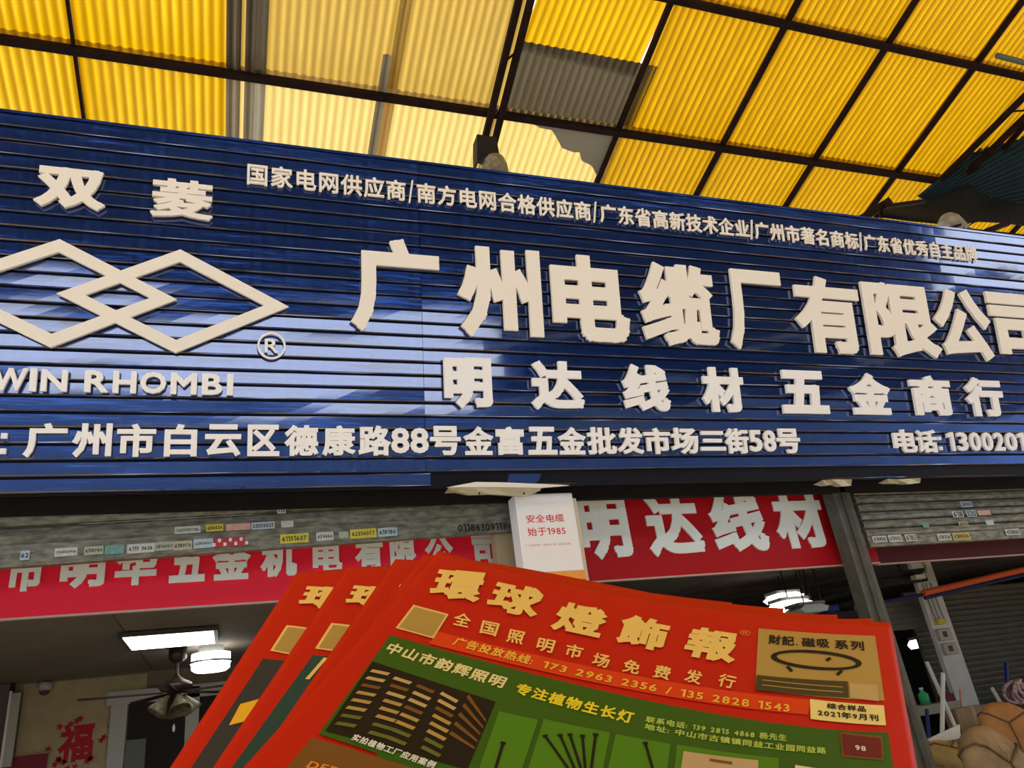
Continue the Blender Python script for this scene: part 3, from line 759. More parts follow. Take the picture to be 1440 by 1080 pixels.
# lucky character wall sticker
red_p = mat('red paper cut', (.42, .01, .02), .6)
P = at(107, 1044, YBK - .012)
t = empty('wall_decoration', loc=tuple(P), label='red paper cut good fortune character with blossoms on the cream wall', cat='decoration')
obj('paper_character', solid_glyph('福', .29, .33, .004, .032), red_p, t)
rnd = random.Random(3)
for k in range(16):
    a = rnd.uniform(0, 6.28); r = rnd.uniform(.18, .24); cx, cz = r * math.cos(a), r * math.sin(a) * .95
    MB().prism([(cx + .022 * (1 + .4 * math.cos(5 * th)) * math.cos(th), cz + .022 * (1 + .4 * math.cos(5 * th)) * math.sin(th)) for th in [i * math.pi / 10 for i in range(20)]], -.004, .0, 'y').build('blossom', red_p, t)
br = mat('brown twig ink', (.10, .04, .05), .7)
for k, (a, b) in enumerate((((.24, .12), (.40, -.05)), ((.30, -.12), (.44, .02)), ((.28, .02), (.42, -.12)), ((.36, .12), (.37, -.14)), ((-.34, -.30), (-.42, -.15)), ((-.38, -.26), (-.46, -.30)))):
    MB().bar((a[0], -.002, a[1]), (b[0], -.002, b[1]), .004, .014, up=(0, 1, 0)).build('twig', br, t)
MB().box((-.48, .002, -.5), (.56, .006, .55)).build('paper_sheet', mat('yellowed paper', (.42, .34, .18), .8, var=.15), t)
# framed board and hanging strip at the far left, small camera, red picture
P = at(3, 960, YBK - .05)
t = empty('wall_frame', loc=tuple(P), label='dark framed board on the wall at the left edge', cat='frame')
w = at(18, 960, YBK)[0] - P[0]
MB().box((-.8, -.02, -.95), (w, .02, .0)).build('frame_board', mat('dull brown board', (.13, .10, .09), .6), t)
MB().box((-.8, -.035, -.02), (w + .03, .02, .02)).build('frame_edge', blacksteel, t)
MB().box((w, -.035, -.95), (w + .03, .02, .02)).build('frame_edge', blacksteel, t)
P = at(20, 985, YBK - .1)
t = empty('curtain_strip', loc=tuple(P), label='narrow pale plastic strip hanging beside the framed board', cat='strip')
MB().box((-.03, -.02, -.55), (.05, .0, .06)).build('strip_sheet', mat('pale plastic', (.40, .37, .30), .3), t)
MB().box((-.04, -.03, -.55), (-.02, .0, .08)).build('strip_edge', mat('bright plastic edge', (.75, .72, .62), .2), t)
P = at(63, 968, YBK - .05)
t = empty('wall_camera', loc=tuple(P), label='small pale dome camera high on the cream wall', cat='camera')
MB().lathe([(0, .05), (.06, .05), (.06, .0), (.045, -.02)], (0, 0, 0), 16).build('camera_base', mat('pale plastic shell', (.45, .42, .38), .4), t, smooth=True)
MB().lathe([(.045, -.02), (.035, -.05), (.0, -.065)], (0, 0, 0), 16).build('camera_dome', mat('smoked dome', (.08, .07, .06), .2), t, smooth=True)
P = at(33, 1068, YBK - .03)
t = empty('wall_picture', loc=tuple(P), label='dark red picture low on the wall at the left', cat='picture')
MB().box((-.19, -.015, -.5), (.19, .0, .03)).build('picture_sheet', mat('dark red print', (.20, .02, .03), .6), t)
MB().box((-.21, -.02, .03), (.21, .0, .045)).build('picture_rail', mat('picture gilt', (.3, .2, .1), .5), t)

# ceiling lights
lamp_w = emis('lamp white', (1.0, .98, .94), 5.0)
def quad_light(pxs, z, name, label, thick=.03):
    P = [atz(x, y, z) for x, y in pxs]; c = sum(P, Vector()) / 4
    x0 = (P[0][0] + P[3][0]) / 2; x1 = (P[1][0] + P[2][0]) / 2; y0 = (P[2][1] + P[3][1]) / 2; y1 = (P[0][1] + P[1][1]) / 2
    t = empty(name, loc=(x0, y0, z), label=label, cat='light')
    w, h = x1 - x0, y1 - y0
    if h < 0: y0, y1 = y1, y0; h = -h; t.location.y = y0
    MB().box((-.03, -.03, 0), (w + .03, h + .03, thick)).build('light_frame', mat('dark light frame', (.05, .045, .035), .5), t)
    MB().box((0, 0, -.004), (w, h, .002)).build('diffuser', lamp_w, t); return t
quad_light(((172, 897), (300, 887), (302, 903), (187, 915)), ZC - .04, 'panel_light', 'bright oblong panel light on the left shop ceiling')
# glass drum lamp
P = at(297, 918, 7.3)
rr = (at(325, 918, 7.3)[0] - at(270, 920, 7.3)[0]) / 2
t = empty('drum_lamp', loc=(P[0], 7.3, ZC), label='round glowing drum lamp right of the ceiling fan', cat='lamp')
zt_ = at(297, 919, 7.3)[2] - ZC; zb__ = at(297, 944, 7.3)[2] - ZC
MB().lathe([(0, 0), (.10, 0), (.10, zt_ + .005), (0, zt_ + .005)], (0, 0, 0), 16).build('lamp_mount', mat('lamp mount grey', (.3, .3, .28), .5), t)
md = (zt_ + zb__) / 2
MB().lathe([(0, zt_), (rr, zt_), (rr, md + .012)], (0, 0, 0), 32).build('upper_shade', lamp_w, t, smooth=True)
MB().lathe([(rr * 1.06, md + .012), (rr * 1.06, md - .006)], (0, 0, 0), 32).build('lamp_ring', mat('lamp ring', (.35, .35, .36), .3, .5), t)
MB().lathe([(rr, md - .006), (rr * .98, zb__ + .02), (rr * .8, zb__), (0, zb__ - .01)], (0, 0, 0), 32).build('lower_shade', lamp_w, t, smooth=True)
# ceiling fan with glass shades
YF = 7.2; P = at(250, 922, YF)
fm = mat('dark bronze', (.035, .022, .018), .35, .4)
t = empty('ceiling_fan', loc=(P[0], YF, ZC), label='dark bronze ceiling fan with frosted glass light shades', cat='fan')
L = lambda px, py: at(px, py, YF)[2] - ZC
k = at(251, 960, YF)[0] - P[0]
px1 = (at(281, 960, YF)[0] - at(280, 960, YF)[0])
MB().lathe([(0, .0), (13 * px1, 0), (13 * px1, L(250, 926)), (7 * px1, L(250, 932)), (0, L(250, 932))], (0, 0, 0), 24).build('canopy_cup', fm, t, smooth=True)
MB().lathe([(2.2 * px1, L(250, 930)), (2.2 * px1, L(250, 946)), (4 * px1, L(250, 950)), (12 * px1, L(250, 956)), (22 * px1, L(250, 961)), (24 * px1, L(250, 966)), (20 * px1, L(250, 971)), (8 * px1, L(250, 974)), (6 * px1, L(250, 990)), (0, L(250, 991))], (0, 0, 0), 32).build('fan_motor', fm, t, smooth=True)
zbld = L(250, 973)
for k in range(5):
    a = math.radians(192 + 72 * k); d_ = Vector((math.cos(a), math.sin(a), 0)); n_ = Vector((-d_.y, d_.x, 0))
    mb = MB(); pts = [(d_ * .10 + n_ * .03), (d_ * .66 + n_ * .065), (d_ * .70 + n_ * .04), (d_ * .70 - n_ * .04), (d_ * .66 - n_ * .065), (d_ * .10 - n_ * .03)]
    mb.prism([(p.x, p.y) for p in pts], zbld - .004, zbld + .004, 'z'); mb.build('fan_blade', fm, t)
for k in range(4):
    a = math.radians(20 + 90 * k); c = Vector((math.cos(a) * .07, math.sin(a) * .07, L(250, 981)))
    R = Matrix.Rotation(.6, 3, Vector((-math.sin(a), math.cos(a), 0)))
    sh = MB().lathe([(.014, .02), (.025, -.01), (.045, -.05), (.072, -.10), (.078, -.13)], c, 16, R.inverted()).build('glass_shade', mat('frosted glass shade', (.17, .15, .09), .25, var=.5, vscale=30), t, smooth=True)
    sh.modifiers.new('thick', 'SOLIDIFY').thickness = .004
MB().tube([(.0, 0, L(250, 990)), (.0, 0, L(250, 1020))], .002, 6).build('pull_chain', fm, t)
MB().lathe([(0, .03), (.012, 0), (.008, -.03), (0, -.035)], (0, 0, L(250, 1022)), 10).build('chain_knob', mat('knob ivory', (.7, .68, .6), .4), t, smooth=True)

# centre shop lights and hanging stock
def hang_light(px0, px1, py0, py1, Y, label, col=lamp_w):
    a = at(px0, py0, Y); b = at(px1, py1, Y)
    t = empty('batten_light', loc=((a[0] + b[0]) / 2, Y, (a[2] + b[2]) / 2), label=label, cat='light')
    w = abs(b[0] - a[0]) / 2; h = abs(a[2] - b[2]) / 2
    MB().prism([(-w, -h * .2), (-w * .7, -h), (w * .8, -h * .9), (w, 0), (w * .5, h * .6), (-w * .6, h * .6)], -.12, .12, 'y').build('diffuser', col, t)
    MB().box((-w * .9, -.10, h * .6), (w * .9, .10, h + .01)).build('light_frame', mat('grey lamp body', (.25, .25, .24), .5), t)
    MB().tube([(0, 0, h), (0, 0, (2.73 if px0 < 1200 else 2.79) - (a[2] + b[2]) / 2)], .006, 8).build('drop_rod', blacksteel, t); return t
hang_light(1081, 1122, 835, 845, 6.6, 'left glowing lamp in the centre shop')
hang_light(1086, 1134, 845, 857, 6.0, 'larger glowing lamp in front of the other one in the centre shop')
hang_light(1111, 1155, 852, 862, 5.6, 'dim pale lamp with a blue shade, lowest in the centre shop', mat('dim pale lamp', (.55, .62, .58), .4))
hang_light(1284, 1311, 897, 909, 7.5, 'small glowing lamp in the dark part of the right shop')
dk = mat('dark hanging stock', (.022, .020, .018), .7, var=.5, vscale=20)
for i, (x0, y0, x1, y1, Y, w) in enumerate(((1075, 842, 1215, 815, 6.9, .10), (1120, 852, 1222, 828, 6.4, .08), (1130, 860, 1225, 845, 6.0, .07), (1150, 868, 1228, 862, 5.7, .09))):
    p, q_ = at(x0, y0, Y), at(x1, y1, Y)
    rk = MB().bar(p, q_, w, w * .6).build('overhead_rack', dk, label=['topmost dark overhead rack in the centre shop', 'second dark overhead rack in the centre shop', 'third dark overhead rack in the centre shop', 'lowest dark overhead rack, beside the guide post'][i], cat='rack')
    for s in (0.15, .85):
        c = p.lerp(q_, s); MB().tube([c, (c[0], c[1], 2.74)], .008, 6).build('rack_rod', blacksteel, rk)
MB().bar(at(1135, 863, 5.75), at(1178, 855, 5.75), .03, .05).build('blue_trim', mat('blue stock wrap', (.03, .05, .30), .5), rk)
MB().box((1.85, 9.0, 0), (4.3, 9.5, 2.3)).build('stock_shelf', dk, label='dark stock shelf at the back of the centre shop', cat='shelf')

# right shop: inner shutter, white pillar, orange pipe, stock --------------------
YI = 6.9
ribm = mat('grey inner shutter', (.17, .165, .13), .55, .2, var=.2, vscale=6)
a, b = at(1236, 855, YI), at(1470, 990, YI)
xi0 = at(1325, 900, YI)[0] - .35; t = empty('roller_shutter', loc=(xi0, YI, 0), label='closed grey ribbed shutter behind the white pillar', cat='shutter')
zz = 1.9 - 0.35; n = 0
ztop_i = at(1400, 822, YI)[2]; zlow = 0.6; hh = .06; W2 = 5.0
z = ztop_i
while z > zlow:
    MB().prism([(.012, z), (-.004, z), (-.022, z - hh * .3), (-.022, z - hh * .6), (-.004, z - hh), (.012, z - hh)], 0, W2, 'x').build('slat', ribm, t); z -= hh
MB().box((0, -.03, 0), (W2, .02, z + .01)).build('bottom_panel', ribm, t)
# lintel panel left of the pillar
a, b = at(1238, 850, YI - .4), at(1322, 880, YI - .4)
t = empty('lintel_panel', loc=(a[0], YI - .4, b[2]), label='grey ribbed lintel panel left of the white pillar', cat='panel')
for k in range(5):
    h5 = (a[2] - b[2]) / 5 * 1.1
    MB().box((-.3, 0, k * h5), (b[0] - a[0] + .1, .05, k * h5 + h5 * .9)).build('slat', ribm, t)
# pillar
YQ = 6.3; pa, pb = at(1300, 850, YQ), at(1329, 850, YQ)
t = empty('pillar', loc=(pa[0], YQ, 0), label='white painted pillar with switch boxes in the right shop', cat='pillar')
wpx = pb[0] - pa[0]; zt3 = at(1312, 832, YQ)[2]; zr = at(1345, 992, YQ)[2]
MB().box((0, 0, 0), (wpx, .05, 2.785)).build('pillar_shaft', mat('white pillar paint', (.72, .70, .64), .6, var=.1), t)
MB().box((-.17, .01, 0), (-.004, .05, at(1335, 975, YQ)[2])).build('red_board', mat('deep red board', (.22, .02, .04), .6), t)
for (x, y) in ((1325, 893), (1333, 913)):
    p = at(x, y, YQ) - t.location
    s = MB().box((p[0] - .085, -.05, p[2] - .055), (p[0] + .085, 0, p[2] + .055)).build('switch_box', mat('beige switch box', (.48, .45, .34), .5), t); bevel(s, .008)
    MB().box((p[0] - .04, -.058, p[2] - .025), (p[0] + .01, -.05, p[2] + .03)).build('switch_lever', mat('dark switch', (.07, .07, .06), .5), s)
p = at(1318, 876, YQ) - t.location
MB().box((p[0] - .04, -.06, p[2] - .02), (p[0] + .05, -.0, p[2] + .03)).build('yellow_tag', mat('yellow tag', (.65, .55, .05), .5), t)
for dx in (.05, .10, .16):
    MB().tube([(dx, -.012, 2.5), (dx + .01, -.012, p[2] + .1), (dx + .03, -.012, p[2])], .006, 6).build('wall_cable', mat('grey cable', (.22, .22, .20), .5), t)
# orange and blue pipes
p, q_ = at(1298, 834, 5.7), at(1460, 796, 5.7)
MB().tube([p, q_], .030, 12).build('orange_pipe', mat('orange plastic', (.75, .13, .03), .4), label='long orange pipe across the right shop under the ceiling', cat='pipe')
for k in range(2):
    p, q_ = ((at(1243, 846, 5.72), at(1299, 836, 5.72)), (at(1300, 840, 5.72), at(1460, 803, 5.72)))[k]
    if k == 1: p, q_ = p - Vector((0, 0, .005)), q_ - Vector((0, 0, .005))
    MB().tube([p, q_], .018, 10).build('blue_pipe', mat('dark blue plastic', (.02, .03, .12), .4), label=['short dark blue pipe left of the orange pipe', 'dark blue pipe running just under the orange pipe'][k], cat='pipe')
for i, (x0, y0, x1, y1, w) in enumerate(((1236, 811, 1300, 803, .05), (1238, 820, 1300, 812, .07))):
    o = MB().bar(at(x0, y0, 5.4), at(x1, y1, 5.4), .06, w).build('ceiling_beam', dk, label=['upper dark beam under the right shop ceiling', 'lower dark beam under the right shop ceiling'][i], cat='beam')
    MB().tube([at((x0 + x1) / 2, (y0 + y1) / 2, 5.4), Vector((at((x0 + x1) / 2, (y0 + y1) / 2, 5.4)[0], 5.4, 2.79))], .01, 6).build('hanger_rod', blacksteel, o)
p = at(1292, 812, 5.3)
t = empty('junction_box', loc=tuple(p), label='pale junction box with a cable bend under the right shop ceiling', cat='box')
MB().box((-.06, -.03, -.015), (.05, .03, .02)).build('box_body', mat('pale box', (.62, .55, .45), .5), t)
MB().tube([(.05, 0, .02), (.10, 0, .04), (.12, 0, .10), (.06, 0, .17), (.02, 0, .2)], .014, 8).build('cable_bend', mat('khaki tape', (.35, .30, .18), .6), t)

# counter and goods at the lower right
wood = mat('plywood', (.36, .25, .14), .7, var=.3, vscale=5, stretch=(1, 6, 1))
t = empty('counter', loc=(4.5, 5.15, 0), label='low plywood counter inside the right shop', cat='counter')
zct = at(1340, 1036, 5.6)[2]
MB().box((0, 0, zct - .04), (4.0, .80, zct)).build('counter_top', wood, t)
MB().box((.02, .04, 0), (3.95, .76, zct - .04)).build('counter_body', mat('counter front', (.12, .09, .06), .7), t)
def stick_obj(name, x0, y0, x1, y1, Y0, Y1_, r, m, label, cat):
    p, q_ = at(x0, y0, Y0), at(x1, y1, Y1_); d = (q_ - p).normalized()
    q_ = p + d * ((zct - p[2]) / d[2]) if abs(d[2]) > .2 else q_
    MB().tube([p, q_], r, 12).build(name, m, label=label, cat=cat)
pvc = mat('white pvc', (.72, .70, .62), .4)
stick_obj('plastic_pipe', 1303, 931, 1345, 1026, 5.75, 5.6, .017, pvc, 'long white plastic pipe leaning left in the right shop', 'pipe')
stick_obj('plastic_pipe', 1326, 947, 1325, 1028, 5.6, 5.55, .018, pvc, 'white plastic pipe standing upright, crossed by the leaning one', 'pipe')
stick_obj('plastic_pipe', 1395, 968, 1411, 995, 5.6, 5.5, .016, pvc, 'short white plastic pipe end left of the blue pole', 'pipe')
stick_obj('blue_pole', 1415, 933, 1417, 996, 5.6, 5.5, .017, mat('navy plastic', (.015, .03, .14), .4), 'navy blue pole standing on the counter near the right edge', 'pole')
stick_obj('orange_rod', 1350, 970, 1352, 995, 5.8, 5.8, .008, mat('orange rod', (.8, .22, .10), .4), 'thin orange rod standing before the white pillar', 'rod')
stick_obj('blue_pole', 1303, 998, 1306, 1030, 5.7, 5.65, .016, MATS['navy plastic'], 'short navy pole left of the white pipes', 'pole')
def boxobj(name, px, py, w, d, h, Y, m, label, cat, lidm=None):
    P = at(px, py, Y); t = empty(name, loc=(P[0], Y, zct), rot=(0, 0, random.uniform(-.2, .2)), label=label, cat=cat)
    o = MB().box((-w / 2, 0, 0), (w / 2, d, h)).build('box_body', m, t); bevel(o, .004)
    MB().box((-w / 2, -.001, h * .96), (w / 2, d, h + .004)).build('box_flap', lidm or m, t)
    MB().box((-.02, -.002, h * .3), (.02, d + .001, h + .006)).build('packing_tape', mat('packing tape', (.40, .30, .18), .3), t); return t
card = mat('cardboard', (.34, .24, .14), .8, var=.2)
boxobj('cardboard_box', 1379, 1030, .36, .15, at(1375, 993, 5.6)[2] - zct, 5.6, card, 'brown cardboard box on the counter before the inner shutter', 'box')
hb_ = max(.03, at(1310, 985, 5.8)[2] - zct)
# tall rack with small goods at the left of the opening
t = empty('goods_shelf', loc=(at(1300, 1000, 6.1)[0], 6.1, 0), label='small shelf with a pale top board in the right shop', cat='shelf')
zsf = at(1310, 990, 6.1)[2]
MB().box((-.35, -.1, zsf - .08), (.35, .3, zsf)).build('shelf_board', mat('pale board', (.36, .32, .22), .7), t)
for x in (-.32, .32): MB().box((x - .02, -.08, 0), (x + .02, .28, zsf - .08)).build('shelf_upright', dk, t)
for i, (px, c, nm, lb) in enumerate(((1293, (.05, .30, .60), 'bottle', 'small blue bottle on the pale shelf'), (1316, (.05, .45, .15), 'bottle', 'small green bottle on the pale shelf'))):
    P = at(px, 988, 6.0); m = mat('bottle plastic %d' % i, c, .3)
    t = empty(nm, loc=(P[0], 6.12, zsf), label=lb, cat='bottle')
    MB().lathe([(0, 0), (.045, 0), (.045, .09), (.018, .115), (.018, .13)], (0, 0, 0), 16).build('bottle_body', m, t, smooth=True)
    MB().lathe([(.02, .13), (.02, .15), (0, .15)], (0, 0, 0), 12).build('cap', mat('cap white', (.7, .7, .7), .4), t, smooth=True)
# white carton with open flaps
P = at(1335, 1040, 5.35)
t = empty('white_carton', loc=(P[0], 5.35, zct - .02), label='open white carton flap beside the paper wrapped coils', cat='box')
MB().prism([(-.22, .05), (.16, .12), (.10, -.02), (.0, -.06)], 0, .02, 'y').build('carton_flap', mat('white card', (.70, .66, .56), .7), t)
MB().box((-.18, .02, -.06), (.15, .3, .03)).build('carton_body', mat('white card dull', (.50, .46, .38), .7), t)
# paper wrapped cable coils, nearest things at the right
kraft = mat('kraft paper wrap', (.33, .235, .13), .65, var=.45, vscale=7, bump=.8, bscale=14)
kraft2 = mat('brown wood disc', (.40, .20, .075), .55, var=.35, vscale=4, stretch=(1, 1, 5))
def coil(px, py, Y, R, th, tiltx, tiltz, m, label):
    c = at(px, py, Y); t = empty('cable_coil', loc=tuple(c), rot=(tiltx, 0, tiltz), label=label, cat='coil')
    prof = [(R * .02, -th * .40), (R * .7, -th * .5), (R * .93, -th * .36), (R, 0), (R * .93, th * .36), (R * .7, th * .5), (R * .02, th * .40)]
    mb = MB(); n = 40; rnd = random.Random(int(px))
    for k_, (r, z) in enumerate(prof):
        for k in range(n):
            a = 2 * math.pi * k / n; w = 1 + .018 * math.sin(9 * a + k_) + .012 * math.sin(17 * a + 2 * k_)
            mb.v.append(Vector((r * w * math.cos(a), r * w * math.sin(a), z * (1 + .05 * math.sin(13 * a + k_)))))
    for i in range(len(prof) - 1):
        for k in range(n): mb.f.append((i * n + k, i * n + (k + 1) % n, (i + 1) * n + (k + 1) % n, (i + 1) * n + k))
    mb.build('paper_wrap', m, t, smooth=True)
    for a in (0.4, 2.5, 4.6):
        ca, sa = math.cos(a), math.sin(a); pts = [(r * ca * 1.02, r * sa * 1.02, z * 1.08) for r, z in prof]
        MB().tube(pts, .006, 6).build('strap', mat('strap dark', (.10, .07, .04), .5), t)
    return t
coil(1408, 1082, 3.6, .235, .16, 1.15, .25, kraft, 'large paper wrapped coil filling the bottom right corner')
coil(1418, 1022, 4.15, .17, .10, .95, -.5, kraft2, 'orange brown coil lying behind the large wrapped coil')
coil(1338, 1062, 4.7, .16, .13, .35, .2, mat('pale yellow wrap', (.52, .38, .15), .6, var=.3), 'pale yellow coil between the guide post and the large coil')
t = empty('storage_rack', loc=(at(1408, 1082, 3.75)[0], 3.75, 0), label='plain crate stack under the wrapped coils', cat='crate')
zc_ = at(1408, 1080, 3.6)[2] - .27
for k in range(3):
    MB().box((.02, -.25, k * zc_ / 3 + .005), (.9, .95, (k + 1) * zc_ / 3 - .005)).build('crate', wood, t)
# woven pink bundle at the right edge
P = at(1436, 972, 5.3)
t = empty('rope_bundle', loc=tuple(P), label='pinkish white coiled rope bundle at the right edge', cat='rope')
for k in range(7):
    a = k * .45; pts = [(.09 * math.cos(u) + .008 * k, .05 * math.sin(u * 2 + k) * .5, .085 * math.sin(u) + .006 * math.sin(k)) for u in [i * math.pi / 8 for i in range(17)]]
    MB().tube([(x * math.cos(a) - y * math.sin(a), x * math.sin(a) + y * math.cos(a), z) for x, y, z in pts], .013, 8).build('rope_loop', mat('pink white rope', (.62, .42, .44), .7, var=.6, vscale=50), t, smooth=True)
MB().box((-.06, .02, zct - P[2]), (.06, .12, -.06)).build('bundle_stand', dk, t)

# ------------------------------------------------------------------ newspapers held up in front
redp = mat('red newsprint', (.50, .006, .002), .5, spec=.25)
gold = mat('gold ink', (.80, .52, .13), .6); yel = mat('yellow ink', (.75, .60, .02), .6); orange_i = mat('orange ink', (.72, .22, .03), .6)
lgreen = mat('light green ink', (.40, .50, .08), .6); green_i = mat('green ink', (.035, .10, .006), .55)
green2 = mat('bright green ink', (.07, .20, .008), .55); blk = mat('black ink', (.010, .006, .004), .6); olive = mat('olive gold ink', (.42, .26, .06), .6)
brown_i = mat('brown ink', (.18, .07, .012), .6); redbar = mat('orange red ink', (.66, .045, .005), .6); dkred = mat('maroon ink', (.14, .012, .010), .6)
paperw = mat('paper white', (.7, .68, .6), .7); tanb = mat('tan ink', (.50, .33, .12), .6); dkol = mat('dark olive ink', (.06, .045, .012), .6)
lemon = mat('lemon ink', (.80, .62, .20), .6)
_pl = []                                       # one gently bent surface carries the whole fan
for x, y in ((617, 775), (830, 826), (1000, 854), (1252, 876)): _pl.append(_ray(x, y) / F * .50)
for x, y in ((519, 884), (733, 944), (990, 1003), (1281, 1034)): _pl.append(_ray(x, y) / F * .417)
_co = np.linalg.lstsq(np.array(_pl), np.ones(8), rcond=None)[0]
def fan_pt(px, py, dd):
    r = _ray(px, py) / F; d = 1.0 / (r @ _co)
    return Vector(CAM + M3 @ (r * d * (1 + .035 * ((px - 930) / 400) ** 2 + dd)))
class Paper:
    def __init__(s, P0, P1, dd, label, tmax=2.6):
        s.P0 = [fan_pt(x, y, dd) for x, y in P0]; s.P1 = [fan_pt(x, y, dd) for x, y in P1]; s.tmax = tmax
        s.s0 = s._par(s.P0); s.s1 = s._par(s.P1)
        s.root = empty('newspaper', loc=tuple(s.P0[0]), label=label, cat='newspaper', group='newspapers held in a fan')
        s.off = 0.0
    def _par(s, P):
        L = [0]
        for i in range(len(P) - 1): L.append(L[-1] + (P[i + 1] - P[i]).length)
        return [l / L[-1] for l in L]
    def _lag(s, P, S_, x):
        r = Vector((0, 0, 0))
        for i in range(len(P)):
            c = 1.0
            for j in range(len(P)):
                if j != i: c *= (x - S_[j]) / (S_[i] - S_[j])
            r += P[i] * c
        return r
    def pt(s, a, t, lift=0.0):
        lift = lift * 1.3 + .0007 if lift else 0.0
        A = s._lag(s.P0, s.s0, a); B = s._lag(s.P1, s.s1, a); P = A + (B - A) * t
        if lift: P = P + (Vector(CAM) - P).normalized() * lift
        return P - s.root.location
    def st(s, px, py):
        a, t = .5, 1.0
        def pix(a, t):
            P = np.array(s.pt(a, t) + s.root.location) - CAM; c = M3.T @ P; return 720 + F * c[0] / c[2], 540 - F * c[1] / c[2]
        for _ in range(12):
            x, y = pix(a, t); e = 1e-4; xa, ya = pix(a + e, t); xt, yt = pix(a, t + e)
            J = np.array([[(xa - x) / e, (xt - x) / e], [(ya - y) / e, (yt - y) / e]]); dlt = np.linalg.solve(J, [px - x, py - y])
            a += float(np.clip(dlt[0], -.4, .4)); t += float(np.clip(dlt[1], -1, 1))
        return a, t
    def sheet(s):
        mb = MB().grid(lambda a, b: s.pt(a, b * s.tmax), 72, 36); o = mb.build('paper_sheet', redp, s.root, smooth=True)
        m = o.modifiers.new('thick', 'SOLIDIFY'); m.thickness = .0004; m.offset = -1 if True else 1; return o
    def patch(s, quad, m, lift, name='printed_block', n=8):
        """quad of four (s,t) corners TL TR BR BL"""
        def fn(a, b):
            p = [(quad[0][k] * (1 - a) + quad[1][k] * a) * (1 - b) + (quad[3][k] * (1 - a) + quad[2][k] * a) * b for k in (0, 1)]
            return s.pt(p[0], p[1], lift)
        return MB().grid(fn, n * 2, max(4, n)).build(name, m, s.root, smooth=True)
    def pquad(s, px, m, lift, name='printed_block', n=8): return s.patch([s.st(*p) for p in px], m, lift, name, n)
    def text(s, text, a, b, h, m, bold, lift=.0012, join=False, shear=0.0, name='printed_character', full=False, wd=None):
        """baseline from pixel a to pixel b; h: cap height in pixels at the middle"""
        A = s.st(*a); B = s.st(*b); mid = ((a[0] + b[0]) / 2, (a[1] + b[1]) / 2)
        up = s.st(mid[0], mid[1] - h); m0 = s.st(*mid); hh = abs(up[1] - m0[1])
        lay, tot = line_layout(text); a0 = lay[0][1]; b0 = lay[-1][2]; V = []; Fq = []
        for ch, x0, x1, y0, y1 in lay:
            N, Fc, bd, _ = glyph(ch, bold); pts = []
            for p in N:
                gx = x0 + p[0] * (x1 - x0); gy = (y0 + p[1] * (y1 - y0) + .06) / .90; gx += shear * gy
                f = (gx - a0) / (b0 - a0); sa = A[0] + (B[0] - A[0]) * f; ta = A[1] + (B[1] - A[1]) * f
                pts.append(s.pt(sa, ta - gy * hh, lift))
            if join: k = len(V); V += pts; Fq += [tuple(k + i for i in f) for f in Fc]
            else: obj(name, mesh(pts, [tuple(f) for f in Fc]), m, s.root)
        if join: obj(name, mesh(V, Fq), m, s.root, kind='stuff')
    def char(s, ch, q, m, bold, lift=.0012, name='printed_character'):
        """one character filling a quad of pixels TL TR BR BL"""
        Q = [s.st(*p) for p in q]; N, Fc, bd, _ = glyph(ch, bold); pts = []
        for p in N:
            a, b = p[0], 1 - p[1]
            r = [(Q[0][k] * (1 - a) + Q[1][k] * a) * (1 - b) + (Q[3][k] * (1 - a) + Q[2][k] * a) * b for k in (0, 1)]
            pts.append(s.pt(r[0], r[1], lift))
        obj(name, mesh(pts, [tuple(f) for f in Fc]), m, s.root)
    def line(s, p, q, w, m, lift, name='printed_stroke'):
        A = s.st(*p); B = s.st(*q); dx, dy = (B[0] - A[0]) * .294, (B[1] - A[1]) * .093; l = math.hypot(dx, dy); nx, ny = -dy / l * w / 2 / .294, dx / l * w / 2 / .093
        s.patch([(A[0] + nx, A[1] + ny), (B[0] + nx, B[1] + ny), (B[0] - nx, B[1] - ny), (A[0] - nx, A[1] - ny)], m, lift, name, 4)

def back_paper(P0, P1, dd, label, ch_px, frame_px, block, blockm, extra=None):
    p = Paper(P0, P1, dd * 1.2, label); p.sheet()
    if ch_px: p.char('環', ch_px, gold, .05)
    if frame_px:
        p.pquad(frame_px, gold, .0006, 'printed_frame')
        c = Vector((sum(x for x, y in frame_px) / 4, sum(y for x, y in frame_px) / 4))
        p.pquad([tuple(c + (Vector(f) - c) * .88) for f in frame_px], olive, .0009, 'printed_block')
    if block: p.pquad(block, blockm, .0006)
    if extra: extra(p)
    return p
def exA(p): p.pquad([(338, 990), (375, 980), (362, 1010), (322, 1020)], mat('amber ink', (.80, .42, .02), .6), .001, 'printed_block')
back_paper([(417, 807), (610, 800), (810, 820), (1029, 848)], [(341, 924), (560, 920), (790, 945), (1045, 985)], .020, 'hindmost red newspaper of the fan, furthest left',
    [(431, 823), (505, 830), (490, 862), (416, 852)], [(403, 879), (462, 887), (436, 927), (380, 915)], [(370, 926), (470, 940), (380, 1100), (262, 1090)], mat('slate ink', (.025, .030, .035), .5), exA)
def exB(p): p.line((458, 925), (432, 955), .0025, gold, .001)
back_paper([(488, 799), (670, 802), (870, 828), (1101, 856)], [(405, 923), (620, 925), (850, 955), (1110, 992)], .015, 'second red newspaper from the left of the fan',
    [(497, 822), (570, 830), (552, 862), (482, 850)], [(466, 876), (530, 884), (505, 922), (443, 912)], [(440, 921), (540, 935), (440, 1100), (318, 1090)], mat('dark teal ink', (.012, .055, .045), .5), exB)
back_paper([(556, 787), (720, 802), (920, 836), (1177, 865)], [(470, 912), (670, 922), (905, 965), (1195, 1003)], .010, 'middle red newspaper of the fan',
    [(562, 820), (640, 832), (622, 862), (546, 846)], [(538, 860), (600, 870), (575, 906), (508, 896)], None, None)
